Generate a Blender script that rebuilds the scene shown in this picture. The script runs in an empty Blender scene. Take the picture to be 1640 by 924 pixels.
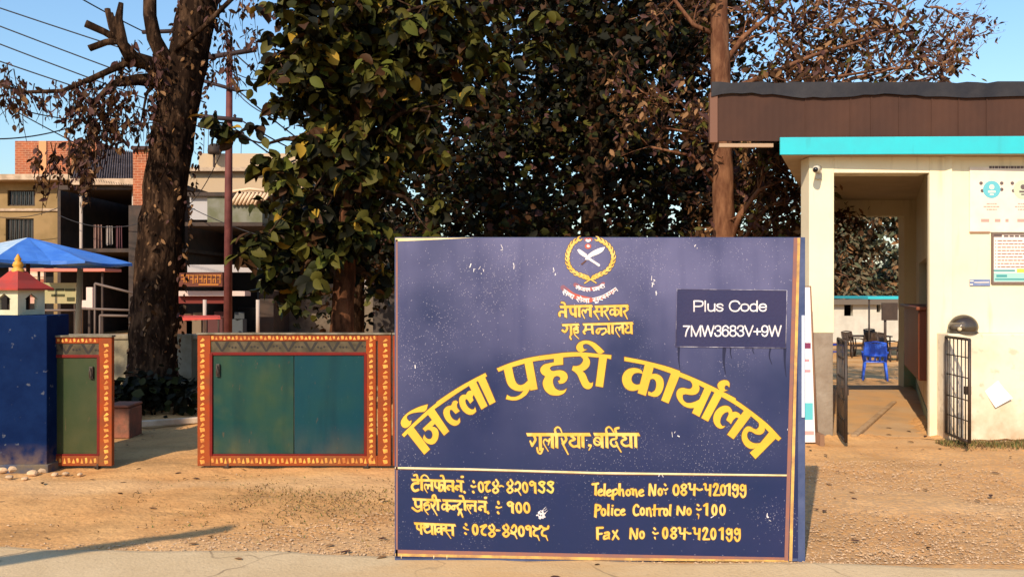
import bpy, bmesh, math, random
import numpy as np
from mathutils import Vector, Matrix
random.seed(7); rng = np.random.default_rng(11)
C = bpy.context.scene.collection
SC = bpy.context.scene
R = math.radians

# ------------------------------------------------------------------ camera, sky, sun, exposure
F = 1300.0; CX = 820.0; HY = 465.0; CH = 1.6          # focal length / horizon in pixels of a 1640 px wide picture
cam = bpy.data.objects.new('camera', bpy.data.cameras.new('camera')); C.objects.link(cam)
cam.location = (0, 0, CH); cam.rotation_euler = (R(90), 0, 0)
cam.data.sensor_width = 36; cam.data.lens = 36 * F / 1640; cam.data.shift_y = (HY - 462) / 1640
cam.data.clip_start = 0.05; cam.data.clip_end = 800
SC.camera = cam
SUN = Vector((-0.41, -1.0, 0.73)).normalized()
w = bpy.data.worlds.new('World'); SC.world = w; w.use_nodes = True
nt = w.node_tree; bg = nt.nodes['Background']; sky = nt.nodes.new('ShaderNodeTexSky')
sky.sky_type = 'NISHITA'; sky.sun_disc = False; sky.sun_elevation = math.asin(SUN.z); sky.sun_rotation = math.atan2(SUN.x, SUN.y)
sky.air_density = 1.6; sky.dust_density = 1.0; sky.ozone_density = 7.0
nt.links.new(sky.outputs[0], bg.inputs[0]); bg.inputs[1].default_value = 0.15
sl = bpy.data.lights.new('sun', 'SUN'); sun = bpy.data.objects.new('sun', sl); C.objects.link(sun)
sl.energy = 4.6; sl.angle = R(0.5); sl.color = (1.0, 0.82, 0.60)
sun.rotation_euler = SUN.to_track_quat('Z', 'Y').to_euler()
SC.view_settings.view_transform = 'Standard'; SC.view_settings.look = 'None'
SC.view_settings.exposure = 0.42; SC.view_settings.gamma = 1.0; SC.view_settings.use_curve_mapping = False

# ------------------------------------------------------------------ helpers
def at(px, py, D):
    return Vector(((px - CX) / F * D, D, CH + (HY - py) / F * D))
def lin(r, g, b):
    f = lambda c: (c / 255 / 12.92) if c <= 10 else ((c / 255 + .055) / 1.055) ** 2.4
    return (f(r), f(g), f(b), 1)

class MB:
    def __init__(s): s.v = []; s.f = []; s.m = []; s.sm = []
    def add(s, vs, fs, m=0, smooth=False):
        o = len(s.v); s.v += [tuple(p) for p in vs]
        for f in fs: s.f.append(tuple(i + o for i in f)); s.m.append(m); s.sm.append(smooth)
    def box(s, c, size, m=0, rz=0, M=None, taper=1.0):
        hx, hy, hz = size[0] / 2, size[1] / 2, size[2] / 2
        vs = []
        for z in (-1, 1):
            t = taper if z > 0 else 1
            for x, y in ((-1, -1), (1, -1), (1, 1), (-1, 1)): vs.append(Vector((x * hx * t, y * hy * t, z * hz)))
        T = Matrix.Translation(Vector(c)) @ (M if M is not None else Matrix.Rotation(rz, 4, 'Z'))
        s.add([T @ p for p in vs], [(3, 2, 1, 0), (4, 5, 6, 7), (0, 1, 5, 4), (1, 2, 6, 5), (2, 3, 7, 6), (3, 0, 4, 7)], m)
    def b2(s, x0, x1, y0, y1, z0, z1, m=0):
        s.box(((x0 + x1) / 2, (y0 + y1) / 2, (z0 + z1) / 2), (abs(x1 - x0), abs(y1 - y0), abs(z1 - z0)), m)
    def bpx(s, x0, y0, x1, y1, D, depth, m=0):            # box whose front face spans these picture coordinates at distance D
        a = at(x0, y0, D); b = at(x1, y1, D); s.b2(a.x, b.x, D, D + depth, b.z, a.z, m)
    def tube(s, pts, rads, n=8, m=0, cap=True, smooth=True):
        pts = [Vector(p) for p in pts]
        if not hasattr(rads, '__len__'): rads = [rads] * len(pts)
        prev = None; rings = []
        for i, p in enumerate(pts):
            d = (pts[min(i + 1, len(pts) - 1)] - pts[max(i - 1, 0)])
            d = d.normalized() if d.length > 1e-9 else Vector((0, 0, 1))
            if prev is None:
                a = d.orthogonal().normalized()
            else:
                a = prev - d * prev.dot(d)
                a = a.normalized() if a.length > 1e-6 else d.orthogonal().normalized()
            prev = a; b = d.cross(a)
            rings.append([p + (a * math.cos(2 * math.pi * k / n) + b * math.sin(2 * math.pi * k / n)) * rads[i] for k in range(n)])
        vs = [q for r_ in rings for q in r_]; fs = []
        for i in range(len(pts) - 1):
            for k in range(n):
                fs.append((i * n + k, i * n + (k + 1) % n, (i + 1) * n + (k + 1) % n, (i + 1) * n + k))
        if cap: fs.append(tuple(range(n - 1, -1, -1))); fs.append(tuple((len(pts) - 1) * n + k for k in range(n)))
        s.add(vs, fs, m, smooth)
    def bar(s, a, b, w_, m=0): s.tube([a, b], w_, 6, m)
    def lathe(s, c, prof, n=24, m=0, smooth=True, sx=1, sy=1):
        vs = []; fs = []
        for (r_, z) in prof:
            for k in range(n):
                t = 2 * math.pi * k / n; vs.append((c[0] + r_ * math.cos(t) * sx, c[1] + r_ * math.sin(t) * sy, c[2] + z))
        for i in range(len(prof) - 1):
            for k in range(n): fs.append((i * n + k, i * n + (k + 1) % n, (i + 1) * n + (k + 1) % n, (i + 1) * n + k))
        s.add(vs, fs, m, smooth)
    def prism(s, pts, y0, y1, m=0):                        # polygon in x,z pushed from y0 to y1
        n = len(pts)
        s.add([(p[0], y0, p[1]) for p in pts] + [(p[0], y1, p[1]) for p in pts],
              [tuple(range(n)), tuple(range(2 * n - 1, n - 1, -1))] + [((i + 1) % n, i, n + i, n + (i + 1) % n) for i in range(n)], m)
    def quad(s, a, b, c, d, m=0): s.add([a, b, c, d], [(0, 1, 2, 3)], m)

def link_mesh(name, me, mats, parent=None):
    for mt in (mats if isinstance(mats, (list, tuple)) else [mats]): me.materials.append(mt)
    o = bpy.data.objects.new(name, me); C.objects.link(o)
    if parent is not None:
        o.parent = parent
    return o
def world_origin(p):
    v = Vector((0, 0, 0))
    while p is not None: v += p.location; p = p.parent
    return v
def obj(name, mb, mats, parent=None, bevel=0, origin=None):
    o0 = world_origin(parent) if parent is not None else Vector(origin or (0, 0, 0))
    me = bpy.data.meshes.new(name)
    me.from_pydata([(p[0] - o0.x, p[1] - o0.y, p[2] - o0.z) for p in mb.v], [], mb.f)
    me.polygons.foreach_set('material_index', mb.m); me.polygons.foreach_set('use_smooth', mb.sm)
    me.update()
    o = link_mesh(name, me, mats, parent)
    if origin is not None and parent is None: o.location = o0
    if bevel:
        bv = o.modifiers.new('edge', 'BEVEL'); bv.width = bevel; bv.segments = 2; bv.limit_method = 'ANGLE'; bv.angle_limit = R(40)
    return o
def thing(name, label, cat, loc=(0, 0, 0), group=None):
    o = bpy.data.objects.new(name, None); C.objects.link(o); o.location = loc; o.empty_display_size = .1
    return tag(o, label, cat, group)
def tag(o, label, cat, group=None, kind=None):
    o['label'] = label; o['category'] = cat
    if group: o['group'] = group
    if kind: o['kind'] = kind
    return o
def dup(root, loc, rz, label, group=None):
    r = root.copy(); C.objects.link(r); r.location = loc; r.rotation_euler = (0, 0, rz); r['label'] = label
    if group: r['group'] = group
    for ch in list(root.children):
        c = ch.copy(); C.objects.link(c); c.parent = r
        for g in list(ch.children):
            d = g.copy(); C.objects.link(d); d.parent = c
    return r

# ------------------------------------------------------------------ materials
def mat(name, col, rough=.7, col2=None, scale=6, detail=5, bump=0, bscale=40, lo=.38, hi=.62, spec=.3, metal=0, stretch=None, dist=.6):
    m = bpy.data.materials.new(name); m.use_nodes = True; n = m.node_tree.nodes; L = m.node_tree.links
    p = n['Principled BSDF']; p.inputs['Base Color'].default_value = col; p.inputs['Roughness'].default_value = rough
    p.inputs['Specular IOR Level'].default_value = spec; p.inputs['Metallic'].default_value = metal
    tc = n.new('ShaderNodeTexCoord'); src = tc.outputs['Object']
    if stretch:
        mp = n.new('ShaderNodeMapping'); mp.inputs['Scale'].default_value = stretch; L.new(src, mp.inputs[0]); src = mp.outputs[0]
    if col2 is not None:
        t = n.new('ShaderNodeTexNoise'); t.inputs['Scale'].default_value = scale; t.inputs['Detail'].default_value = detail
        t.inputs['Roughness'].default_value = dist; L.new(src, t.inputs['Vector'])
        r_ = n.new('ShaderNodeMapRange'); r_.inputs[1].default_value = lo; r_.inputs[2].default_value = hi; L.new(t.outputs['Fac'], r_.inputs[0])
        mx = n.new('ShaderNodeMix'); mx.data_type = 'RGBA'; L.new(r_.outputs[0], mx.inputs[0])
        mx.inputs[6].default_value = col; mx.inputs[7].default_value = col2; L.new(mx.outputs[2], p.inputs['Base Color'])
    if bump:
        t2 = n.new('ShaderNodeTexNoise'); t2.inputs['Scale'].default_value = bscale; t2.inputs['Detail'].default_value = 6; L.new(src, t2.inputs['Vector'])
        b = n.new('ShaderNodeBump'); b.inputs['Strength'].default_value = bump; b.inputs['Distance'].default_value = .02
        L.new(t2.outputs['Fac'], b.inputs['Height']); L.new(b.outputs[0], p.inputs['Normal'])
    return m
def nodes_of(m): return m.node_tree.nodes, m.node_tree.links, m.node_tree.nodes['Principled BSDF']
def add_mix(m, fac_socket, col):                           # lay a second colour over the base colour
    n, L, p = nodes_of(m); mx = n.new('ShaderNodeMix'); mx.data_type = 'RGBA'
    if p.inputs['Base Color'].links: L.new(p.inputs['Base Color'].links[0].from_socket, mx.inputs[6])
    else: mx.inputs[6].default_value = p.inputs['Base Color'].default_value
    mx.inputs[7].default_value = col; L.new(fac_socket, mx.inputs[0]); L.new(mx.outputs[2], p.inputs['Base Color'])
def noise_fac(m, scale, lo, hi, detail=5, stretch=None, vor=False, offset=(0, 0, 0), coord='Object'):
    n, L, p = nodes_of(m); tc = n.new('ShaderNodeTexCoord'); mp = n.new('ShaderNodeMapping')
    mp.inputs['Scale'].default_value = stretch or (1, 1, 1); mp.inputs['Location'].default_value = offset; L.new(tc.outputs[coord], mp.inputs[0])
    if vor:
        t = n.new('ShaderNodeTexVoronoi'); out = t.outputs['Distance']
    else:
        t = n.new('ShaderNodeTexNoise'); t.inputs['Detail'].default_value = detail; out = t.outputs['Fac']
    t.inputs['Scale'].default_value = scale; L.new(mp.outputs[0], t.inputs['Vector'])
    r_ = n.new('ShaderNodeMapRange'); r_.inputs[1].default_value = lo; r_.inputs[2].default_value = hi; L.new(out, r_.inputs[0])
    return r_.outputs[0]
def zmask(m, lo, hi):                                       # ramp along the thing's own height
    n, L, p = nodes_of(m); tc_ = n.new('ShaderNodeTexCoord'); s_ = n.new('ShaderNodeSeparateXYZ'); L.new(tc_.outputs['Object'], s_.inputs[0])
    r_ = n.new('ShaderNodeMapRange'); r_.inputs[1].default_value = lo; r_.inputs[2].default_value = hi; L.new(s_.outputs['Z'], r_.inputs[0]); return r_.outputs[0]
def mul(m, a, b):
    n, L, p = nodes_of(m); x = n.new('ShaderNodeMath'); x.operation = 'MULTIPLY'; L.new(a, x.inputs[0])
    if hasattr(b, 'links'): L.new(b, x.inputs[1])
    else: x.inputs[1].default_value = b
    return x.outputs[0]
# ------------------------------------------------------------------ ground and road
def value_noise(x, y, s, seed):
    r2 = np.random.default_rng(seed); T = r2.random((64, 64)); x = x * s; y = y * s
    xi = np.floor(x).astype(int); yi = np.floor(y).astype(int); fx = x - xi; fy = y - yi
    fx = fx * fx * (3 - 2 * fx); fy = fy * fy * (3 - 2 * fy)
    g = lambda a, b: T[a % 64, b % 64]
    return (g(xi, yi) * (1 - fx) + g(xi + 1, yi) * fx) * (1 - fy) + (g(xi, yi + 1) * (1 - fx) + g(xi + 1, yi + 1) * fx) * fy
def road_edge(x): return 4.85 - .06 * x
xs = np.concatenate([np.linspace(-250, -9, 24), np.linspace(-8.9, 9, 300), np.linspace(9.2, 250, 24)])
ys = np.concatenate([np.linspace(-120, 3.8, 14), np.linspace(3.9, 9.5, 200), np.linspace(9.6, 16, 60), np.linspace(16.5, 320, 30)])
GX, GY = np.meshgrid(xs, ys)
dep = (value_noise(GX, GY, 1.3, 1) - .5) * .03 + (value_noise(GX, GY, 4.5, 2) - .5) * .022 + (value_noise(GX, GY, 13, 3) - .5) * .012
near = np.clip((GY - road_edge(GX) - .02) / .25, 0, 1) * np.clip((16 - GY) / 4, 0, 1) * np.clip((9 - np.abs(GX)) / 2, 0, 1)
GZ = dep * near - (1 - np.clip((GY - road_edge(GX)) / .1, 0, 1)) * 0.004
GZ = GZ - .70 * np.clip((GY - 13.35) / 1.2, 0, 1) * np.clip((GX - 3.6) / .8, 0, 1) * np.clip((40 - GX) / 8, 0, 1) * np.clip((75 - GY) / 15, 0, 1)
GZ = np.where((GX > 2.5) & (GY > 8.3) & (GY < 13.2), GZ * .2, GZ)
nx, ny = len(xs), len(ys)
me = bpy.data.meshes.new('ground')
idx = np.arange(nx * ny).reshape(ny, nx)
quads = np.stack([idx[:-1, :-1], idx[:-1, 1:], idx[1:, 1:], idx[1:, :-1]], -1).reshape(-1, 4)
me.from_pydata(np.stack([GX, GY, GZ], -1).reshape(-1, 3).tolist(), [], quads.tolist())
me.polygons.foreach_set('use_smooth', [True] * len(me.polygons)); me.update()
dirt = mat('dry orange dirt', (.47, .235, .085, 1), .95, (.60, .34, .14, 1), 1.6, 8, .55, 28, .3, .7, .1)
add_mix(dirt, mul(dirt, noise_fac(dirt, 22, .55, .75, 6), .6), (.27, .15, .065, 1))
add_mix(dirt, mul(dirt, noise_fac(dirt, .8, .52, .72, 4, offset=(3, 8, 0)), .55), (.26, .15, .06, 1))
add_mix(dirt, mul(dirt, noise_fac(dirt, .55, .50, .62, 5, stretch=(.6, 1.8, 1), offset=(1, 5, 0)), .55), (.60, .39, .20, 1))   # dusty worn patches
add_mix(dirt, mul(dirt, noise_fac(dirt, 1.0, .56, .70, 6, stretch=(.35, 2.2, 1), offset=(7, 2, 0)), .5), (.24, .135, .055, 1))   # wheel tracks running along the road
# grey-brown gravelly strip next to the road
n_, L_, p_ = nodes_of(dirt)
tc = n_.new('ShaderNodeTexCoord'); sp = n_.new('ShaderNodeSeparateXYZ'); L_.new(tc.outputs['Object'], sp.inputs[0])
ma = n_.new('ShaderNodeMath'); ma.operation = 'MULTIPLY_ADD'; L_.new(sp.outputs['X'], ma.inputs[0]); ma.inputs[1].default_value = .55
ma.inputs[2].default_value = 0.0
mb_ = n_.new('ShaderNodeMath'); mb_.operation = 'SUBTRACT'; L_.new(ma.outputs[0], mb_.inputs[0]); L_.new(sp.outputs['Y'], mb_.inputs[1])
mr = n_.new('ShaderNodeMapRange'); mr.inputs[1].default_value = -7.0; mr.inputs[2].default_value = -5.3; L_.new(mb_.outputs[0], mr.inputs[0])
add_mix(dirt, mul(dirt, mul(dirt, mr.outputs[0], noise_fac(dirt, 30, .4, .62, 8)), .75), (.36, .235, .135, 1))
ground = link_mesh('ground', me, dirt); ground['kind'] = 'structure'

rv = []; rf = []
exs = np.linspace(-90, 90, 1000)
for i, x in enumerate(exs):
    e = road_edge(x) + (float(value_noise(np.array([x]), np.array([2.]), 2.2, 5)[0]) - .5) * .10 + (float(value_noise(np.array([x]), np.array([7.]), 9, 6)[0]) - .5) * .04
    rv += [(x, -4.0, .004), (x, e - .06, .012), (x, e, .002)]
    if i: a = 3 * (i - 1); b = 3 * i; rf += [(a, b, b + 1, a + 1), (a + 1, b + 1, b + 2, a + 2)]
me = bpy.data.meshes.new('road'); me.from_pydata(rv, [], rf); me.update()
conc = mat('worn pale concrete', (.56, .42, .25, 1), .9, (.47, .34, .19, 1), 2.5, 8, .25, 60, .35, .75, .15)
add_mix(conc, mul(conc, noise_fac(conc, 40, .55, .75), .35), (.25, .19, .12, 1))
add_mix(conc, mul(conc, noise_fac(conc, 1.2, .52, .66, 8, stretch=(.4, 2, 1), offset=(2, 3, 0)), .7), (.50, .31, .14, 1))   # dirt carried onto the road
n_, L_, p_ = nodes_of(conc); tc = n_.new('ShaderNodeTexCoord'); nz = n_.new('ShaderNodeTexNoise'); nz.inputs['Scale'].default_value = 3; L_.new(tc.outputs['Object'], nz.inputs['Vector'])
vm = n_.new('ShaderNodeVectorMath'); vm.operation = 'MULTIPLY_ADD'; L_.new(nz.outputs['Color'], vm.inputs[0]); vm.inputs[1].default_value = (.5, .5, .5); L_.new(tc.outputs['Object'], vm.inputs[2])
vr = n_.new('ShaderNodeTexVoronoi'); vr.feature = 'DISTANCE_TO_EDGE'; vr.inputs['Scale'].default_value = .9; L_.new(vm.outputs[0], vr.inputs['Vector'])
mr2 = n_.new('ShaderNodeMapRange'); mr2.inputs[1].default_value = .012; mr2.inputs[2].default_value = .004; L_.new(vr.outputs['Distance'], mr2.inputs[0])
add_mix(conc, mul(conc, mul(conc, mr2.outputs[0], noise_fac(conc, 1.3, .45, .6)), .7), (.16, .11, .07, 1))
road = link_mesh('road', me, conc); road['kind'] = 'structure'

# loose gravel by the road and rubble stones
def stones(name, n, fn, smin, smax, material):
    base = np.array([(1, 0, 0), (-1, 0, 0), (0, 1, 0), (0, -1, 0), (0, 0, .8), (0, 0, -.6)], float)
    fb = np.array([(0, 2, 4), (2, 1, 4), (1, 3, 4), (3, 0, 4), (2, 0, 5), (1, 2, 5), (3, 1, 5), (0, 3, 5)])
    P = np.array([fn() for _ in range(n)]); S = smin + (smax - smin) * rng.random(n) ** 3
    V = base[None] * (1 + .5 * (rng.random((n, 6, 1)) - .5)); sc = S[:, None] * np.stack([.7 + .6 * rng.random(n), .6 + .5 * rng.random(n), .45 + .35 * rng.random(n)], -1)
    V = V * sc[:, None, :]; t = rng.random(n) * 6.28; c, s_ = np.cos(t)[:, None], np.sin(t)[:, None]
    V = np.stack([V[..., 0] * c - V[..., 1] * s_, V[..., 0] * s_ + V[..., 1] * c, V[..., 2]], -1) + P[:, None, :]
    Fc = (fb[None] + 6 * np.arange(n)[:, None, None]).reshape(-1, 3)
    m_ = bpy.data.meshes.new(name); m_.from_pydata(V.reshape(-1, 3).tolist(), [], Fc.tolist())
    m_.polygons.foreach_set('material_index', np.repeat(rng.integers(0, len(material), n), 8)); m_.update()
    return link_mesh(name, m_, material)
def gp():
    while True:
        D = 4.75 + 2.9 * random.random() ** 1.6; x = random.uniform(-3.6, 5.2)
        if D < road_edge(x) - .1 * random.random() + .02: continue
        lim = 4.95 + .55 * (x + 2.6)
        if D < max(lim, 4.95 + .25 * random.random()) or random.random() < .05: return (x, D, .004)
grav = [mat('gravel stone tan', (.47, .30, .16, 1), .9), mat('gravel stone grey', (.42, .29, .18, 1), .9), mat('gravel stone brown', (.33, .20, .11, 1), .9), mat('gravel stone pale', (.52, .35, .21, 1), .9)]
o = stones('gravel', 26000, gp, .0035, .013, grav)
tag(o, 'loose tan and grey gravel spread between road and yard', 'gravel', kind='stuff')
def gp2():
    return (random.uniform(-4.6, 4.8), random.uniform(5, 9.5), .002)
o = stones('dirt_clods', 1100, gp2, .004, .017, [grav[2], mat('dirt clod', (.42, .25, .11, 1), .95), mat('dirt clod dark', (.30, .17, .07, 1), .95)])
tag(o, 'small dirt clods and pebbles strewn over the yard', 'clods', kind='stuff')

# ------------------------------------------------------------------ leaves, trunks
LEAF_BROAD = np.array([(0, 0, 0), (.26, .22, .05), (.40, .62, .07), (0, 1.0, -.12), (-.40, .62, .07), (-.26, .22, .05)])
LEAF_LONG = np.array([(0, 0, 0), (.14, .3, .03), (.13, .65, .03), (0, 1.0, -.08), (-.13, .65, .03), (-.14, .3, .03)])
LEAF_F = np.array([(0, 1, 2, 3), (0, 3, 4, 5)])
LEAF_ROUND = np.array([(0, 0, 0), (.22, .10, .03), (.40, .32, .07), (.42, .58, .08), (.26, .84, .02), (0, 1.04, -.12), (-.26, .84, .02), (-.42, .58, .08), (-.40, .32, .07), (-.22, .10, .03), (0, .36, -.01), (0, .7, -.03)])
LEAF_RF = [(0, 1, 2, 10), (10, 2, 3, 11), (11, 3, 4, 5), (0, 10, 8, 9), (10, 11, 7, 8), (11, 5, 6, 7)]
def leaf_object(name, P, size, mats, weights, parent, template=LEAF_BROAD, droop=.5, vary=.4):
    P = np.asarray(P, float); n = len(P)
    S = size * (1 - vary + 2 * vary * rng.random(n))
    a = rng.random(n) * 2 * np.pi
    d = np.stack([np.cos(a), np.sin(a), rng.normal(0, .45, n) - droop], -1); d /= np.linalg.norm(d, axis=1, keepdims=True)
    u = rng.normal(0, 1, (n, 3)) + np.array([0, -.5, .9]); x = np.cross(d, u); x /= np.linalg.norm(x, axis=1, keepdims=True) + 1e-9
    z = np.cross(x, d)
    T = template
    V = P[:, None, :] + S[:, None, None] * (T[None, :, 0:1] * x[:, None, :] + T[None, :, 1:2] * d[:, None, :] + T[None, :, 2:3] * z[:, None, :])
    LF = LEAF_F if len(T) == 6 else np.array(LEAF_RF)
    if len(T) > 6: V = V + np.abs(rng.normal(0, 1, (n, 1, 1))) * -.10 * S[:, None, None] * (T[None, :, 1:2] ** 2) * np.array([0, 0, 1.])
    Fc = (LF[None] + len(T) * np.arange(n)[:, None, None]).reshape(-1, 4)
    o0 = np.array(world_origin(parent)); V = V - o0
    me = bpy.data.meshes.new(name); me.from_pydata(V.reshape(-1, 3).tolist(), [], Fc.tolist())
    wgt = np.array(weights, float); wgt /= wgt.sum()
    me.polygons.foreach_set('material_index', np.repeat(rng.choice(len(mats), n, p=wgt), len(LF))); me.polygons.foreach_set('use_smooth', [True] * len(me.polygons)); me.update()
    return link_mesh(name, me, mats, parent)
def blob(c, r, n, shell=.55, clump=0, spread=.3):
    d = rng.normal(0, 1, (n, 3)); d /= np.linalg.norm(d, axis=1, keepdims=True)
    k = (shell + (1 - shell) * rng.random(n)) if shell else rng.random(n) ** .4
    P = d * k[:, None] * np.array(r)[None] + np.array(c)[None]
    if clump:
        Q = P[rng.integers(0, n, clump)]; P = Q[rng.integers(0, clump, n)] + rng.normal(0, spread, (n, 3))
    return P
def leafm(name, c, c2=None):
    m = mat(name, c, .6, c2, 3, 2, spec=.1) if c2 else mat(name, c, .6, spec=.1)
    return m
bark_dark = mat('dark rough bark', (.016, .009, .006, 1), .95, (.085, .048, .028, 1), 9, 8, 1.0, 22, .47, .70, .02, stretch=(1, 1, .35))
add_mix(bark_dark, mul(bark_dark, noise_fac(bark_dark, 16, .42, .20, vor=True, stretch=(1, 1, .22)), .75), (.008, .005, .004, 1))
add_mix(bark_dark, mul(bark_dark, noise_fac(bark_dark, 26, .62, .72, 6, stretch=(1, 1, .5)), .6), (.15, .09, .055, 1))
bark_red = mat('reddish bark', (.085, .034, .018, 1), .9, (.20, .095, .05, 1), 8, 8, .8, 25, .4, .65, .1, stretch=(1, 1, .3))
bark_red2 = mat('dark reddish bark', (.030, .013, .007, 1), .95, (.14, .06, .03, 1), 7, 8, .9, 22, .42, .68, .05, stretch=(1, 1, .35))
bark_pale = mat('pale twig bark', (.26, .125, .07, 1), .9, (.15, .07, .04, 1), 10)
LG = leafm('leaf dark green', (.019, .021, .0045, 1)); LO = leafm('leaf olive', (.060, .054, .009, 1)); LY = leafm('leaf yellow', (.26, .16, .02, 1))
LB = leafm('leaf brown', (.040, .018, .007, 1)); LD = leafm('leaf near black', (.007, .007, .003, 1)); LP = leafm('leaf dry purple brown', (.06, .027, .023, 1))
LT = leafm('leaf dry tan', (.19, .10, .045, 1)); LGR = leafm('leaf fresh green', (.066, .074, .012, 1))

def limb_path(a, b, sag=0, wob=.08, n=7):
    a = Vector(a); b = Vector(b); L = (b - a).length; pts = []
    for i in range(n):
        t = i / (n - 1); p = a.lerp(b, t); p.z += sag * math.sin(math.pi * t)
        if 0 < i < n - 1: p += Vector((random.gauss(0, wob), random.gauss(0, wob), random.gauss(0, wob))) * L * .25
        pts.append(p)
    return pts
def twigs(mb, base, direction, r0, depth, ends, m=0, length=1.0, spread=.6, kids=3, up=.1):
    d = Vector(direction).normalized(); p = Vector(base); pts = [p.copy()]; rr = [r0]
    seg = 4
    for i in range(seg):
        d = (d + Vector((random.gauss(0, .16), random.gauss(0, .16), random.gauss(up * .3, .14)))).normalized()
        p = p + d * length / seg; pts.append(p.copy()); rr.append(r0 * (1 - .55 * (i + 1) / seg))
        if depth == 0: ends.append(p.copy())
    mb.tube(pts, rr, 5 if r0 < .03 else 7, m)
    if depth > 0:
        for k in range(kids):
            j = random.randint(2, seg); nd = (d + Vector((random.gauss(0, spread), random.gauss(0, spread), random.gauss(up, spread * .8)))).normalized()
            twigs(mb, pts[j], nd, rr[j] * .7, depth - 1, ends, m, length * random.uniform(.55, .8), spread, kids, up)

# ---- big leaning roadside tree on the left, pruned limbs, dry hanging leaves
D1 = 11.2
base1 = at(247, 652, D1); base1.z = 0
t1 = thing('pruned_tree', 'thick dark leaning trunk with lopped limbs and dry hanging leaves behind the open gate', 'tree', base1)
mb = MB()
mb.tube([at(240, 662, D1), at(243, 635, D1), at(244, 590, D1), at(247, 520, D1), at(252, 430, D1), at(261, 330, D1), at(274, 230, D1), at(288, 150, D1), at(304, 80, D1), at(320, 0, D1), at(338, -90, D1)],
        [.42, .355, .325, .305, .295, .285, .28, .275, .265, .25, .22], 18)
o = obj('trunk', mb, bark_dark, t1)
lt = bpy.data.textures.new('bark lumps', 'CLOUDS'); lt.noise_scale = .16
sb = o.modifiers.new('s', 'SUBSURF'); sb.levels = 2; sb.render_levels = 2
dm = o.modifiers.new('d', 'DISPLACE'); dm.texture = lt; dm.strength = .09; dm.texture_coords = 'GLOBAL'
mb = MB(); tp = []
def pxt(pts, D, rads): mb.tube([at(x, y, D + dd) for (x, y, dd) in pts], rads, 8)
pxt([(285, 120, 0), (262, 92, -.2), (247, 62, -.3), (240, 25, -.3), (240, -30, -.3)], D1, [.14, .11, .095, .085, .08])
pxt([(275, 135, 0), (245, 105, -.2), (215, 92, -.5), (197, 70, -.6), (190, 30, -.6), (194, 5, -.6)], D1, [.15, .12, .08, .065, .05, .03])
pxt([(198, 72, -.6), (184, 52, -.6), (176, 22, -.6)], D1, [.05, .045, .045])
pxt([(190, 65, -.6), (168, 52, -.6), (137, 38, -.7)], D1, [.05, .045, .05])
pxt([(192, 66, -.6), (170, 68, -.6), (143, 78, -.7)], D1, [.05, .045, .045])
pxt([(205, 95, -.5), (178, 45, -.4), (172, 15, -.4)], D1, [.05, .035, .04])
pxt([(280, 82, -.3), (330, 40, -.5), (375, -5, -.6)], D1, [.035, .03, .03])
pxt([(262, 110, -.1), (205, 100, -.4), (150, 125, -.5), (100, 146, -.5), (40, 148, -.5), (-20, 130, -.5)], D1, [.09, .05, .04, .03, .022, .015])
pxt([(262, 130, -.1), (220, 128, -.3), (180, 135, -.4), (150, 165, -.4), (135, 215, -.4)], D1, [.12, .08, .05, .03, .015])
pxt([(250, 130, -.1), (235, 150, -.3), (225, 200, -.3)], D1, [.05, .02, .01])
obj('limbs', mb, bark_dark, t1)
P = []
STR = []
def hang(x0, x1, y0, y1, n, D, dd=.5):
    for _ in range(n // 9):
        x = random.uniform(x0, x1); y = random.uniform(y0, y1); d = D + random.uniform(-dd, dd); k = random.randint(4, 14)
        a_ = at(x, y + 2, d); STR.append([a_, a_ + Vector((random.gauss(0, .03), 0, -.2)), a_ + Vector((random.gauss(0, .05), random.gauss(0, .03), -.42))])
        for j in range(k): P.append(at(x + random.gauss(0, 5), y + random.random() * 34, d + random.gauss(0, .06)))
hang(110, 265, 105, 215, 700, D1 - .3); hang(0, 110, 120, 175, 170, D1 - .5); hang(110, 175, 150, 290, 300, D1 - .4); hang(335, 425, -30, 110, 260, D1 - .2)
hang(190, 265, 60, 130, 160, D1 - .3); hang(0, 40, 95, 130, 60, D1 - .5); hang(60, 150, 220, 300, 160, D1 - .5)
mb = MB()
for q_ in STR: mb.tube(q_, [.007, .005, .003], 4)
obj('twigs', mb, bark_dark, t1)
leaf_object('crown', P, .105, [LP, LB, LT], [5, 4, 1.2], t1, LEAF_LONG * np.array([1.5, 1, 1]), droop=1.2)
P = []
for _ in range(900):
    y = random.uniform(-40, 640); t = (640 - y) / 640; D = D1; c = at(244 + 76 * t ** 1.4, y, D); a = random.uniform(0, 6.28)
    rr = .33 - .05 * t; P.append(c + Vector((rr * math.cos(a), rr * math.sin(a), 0)))
leaf_object('bark_leaves', P, .075, [LB, LT, LP], [4, 2, 1], t1, LEAF_LONG * np.array([1.6, 1, 1]), droop=1.3)

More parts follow.
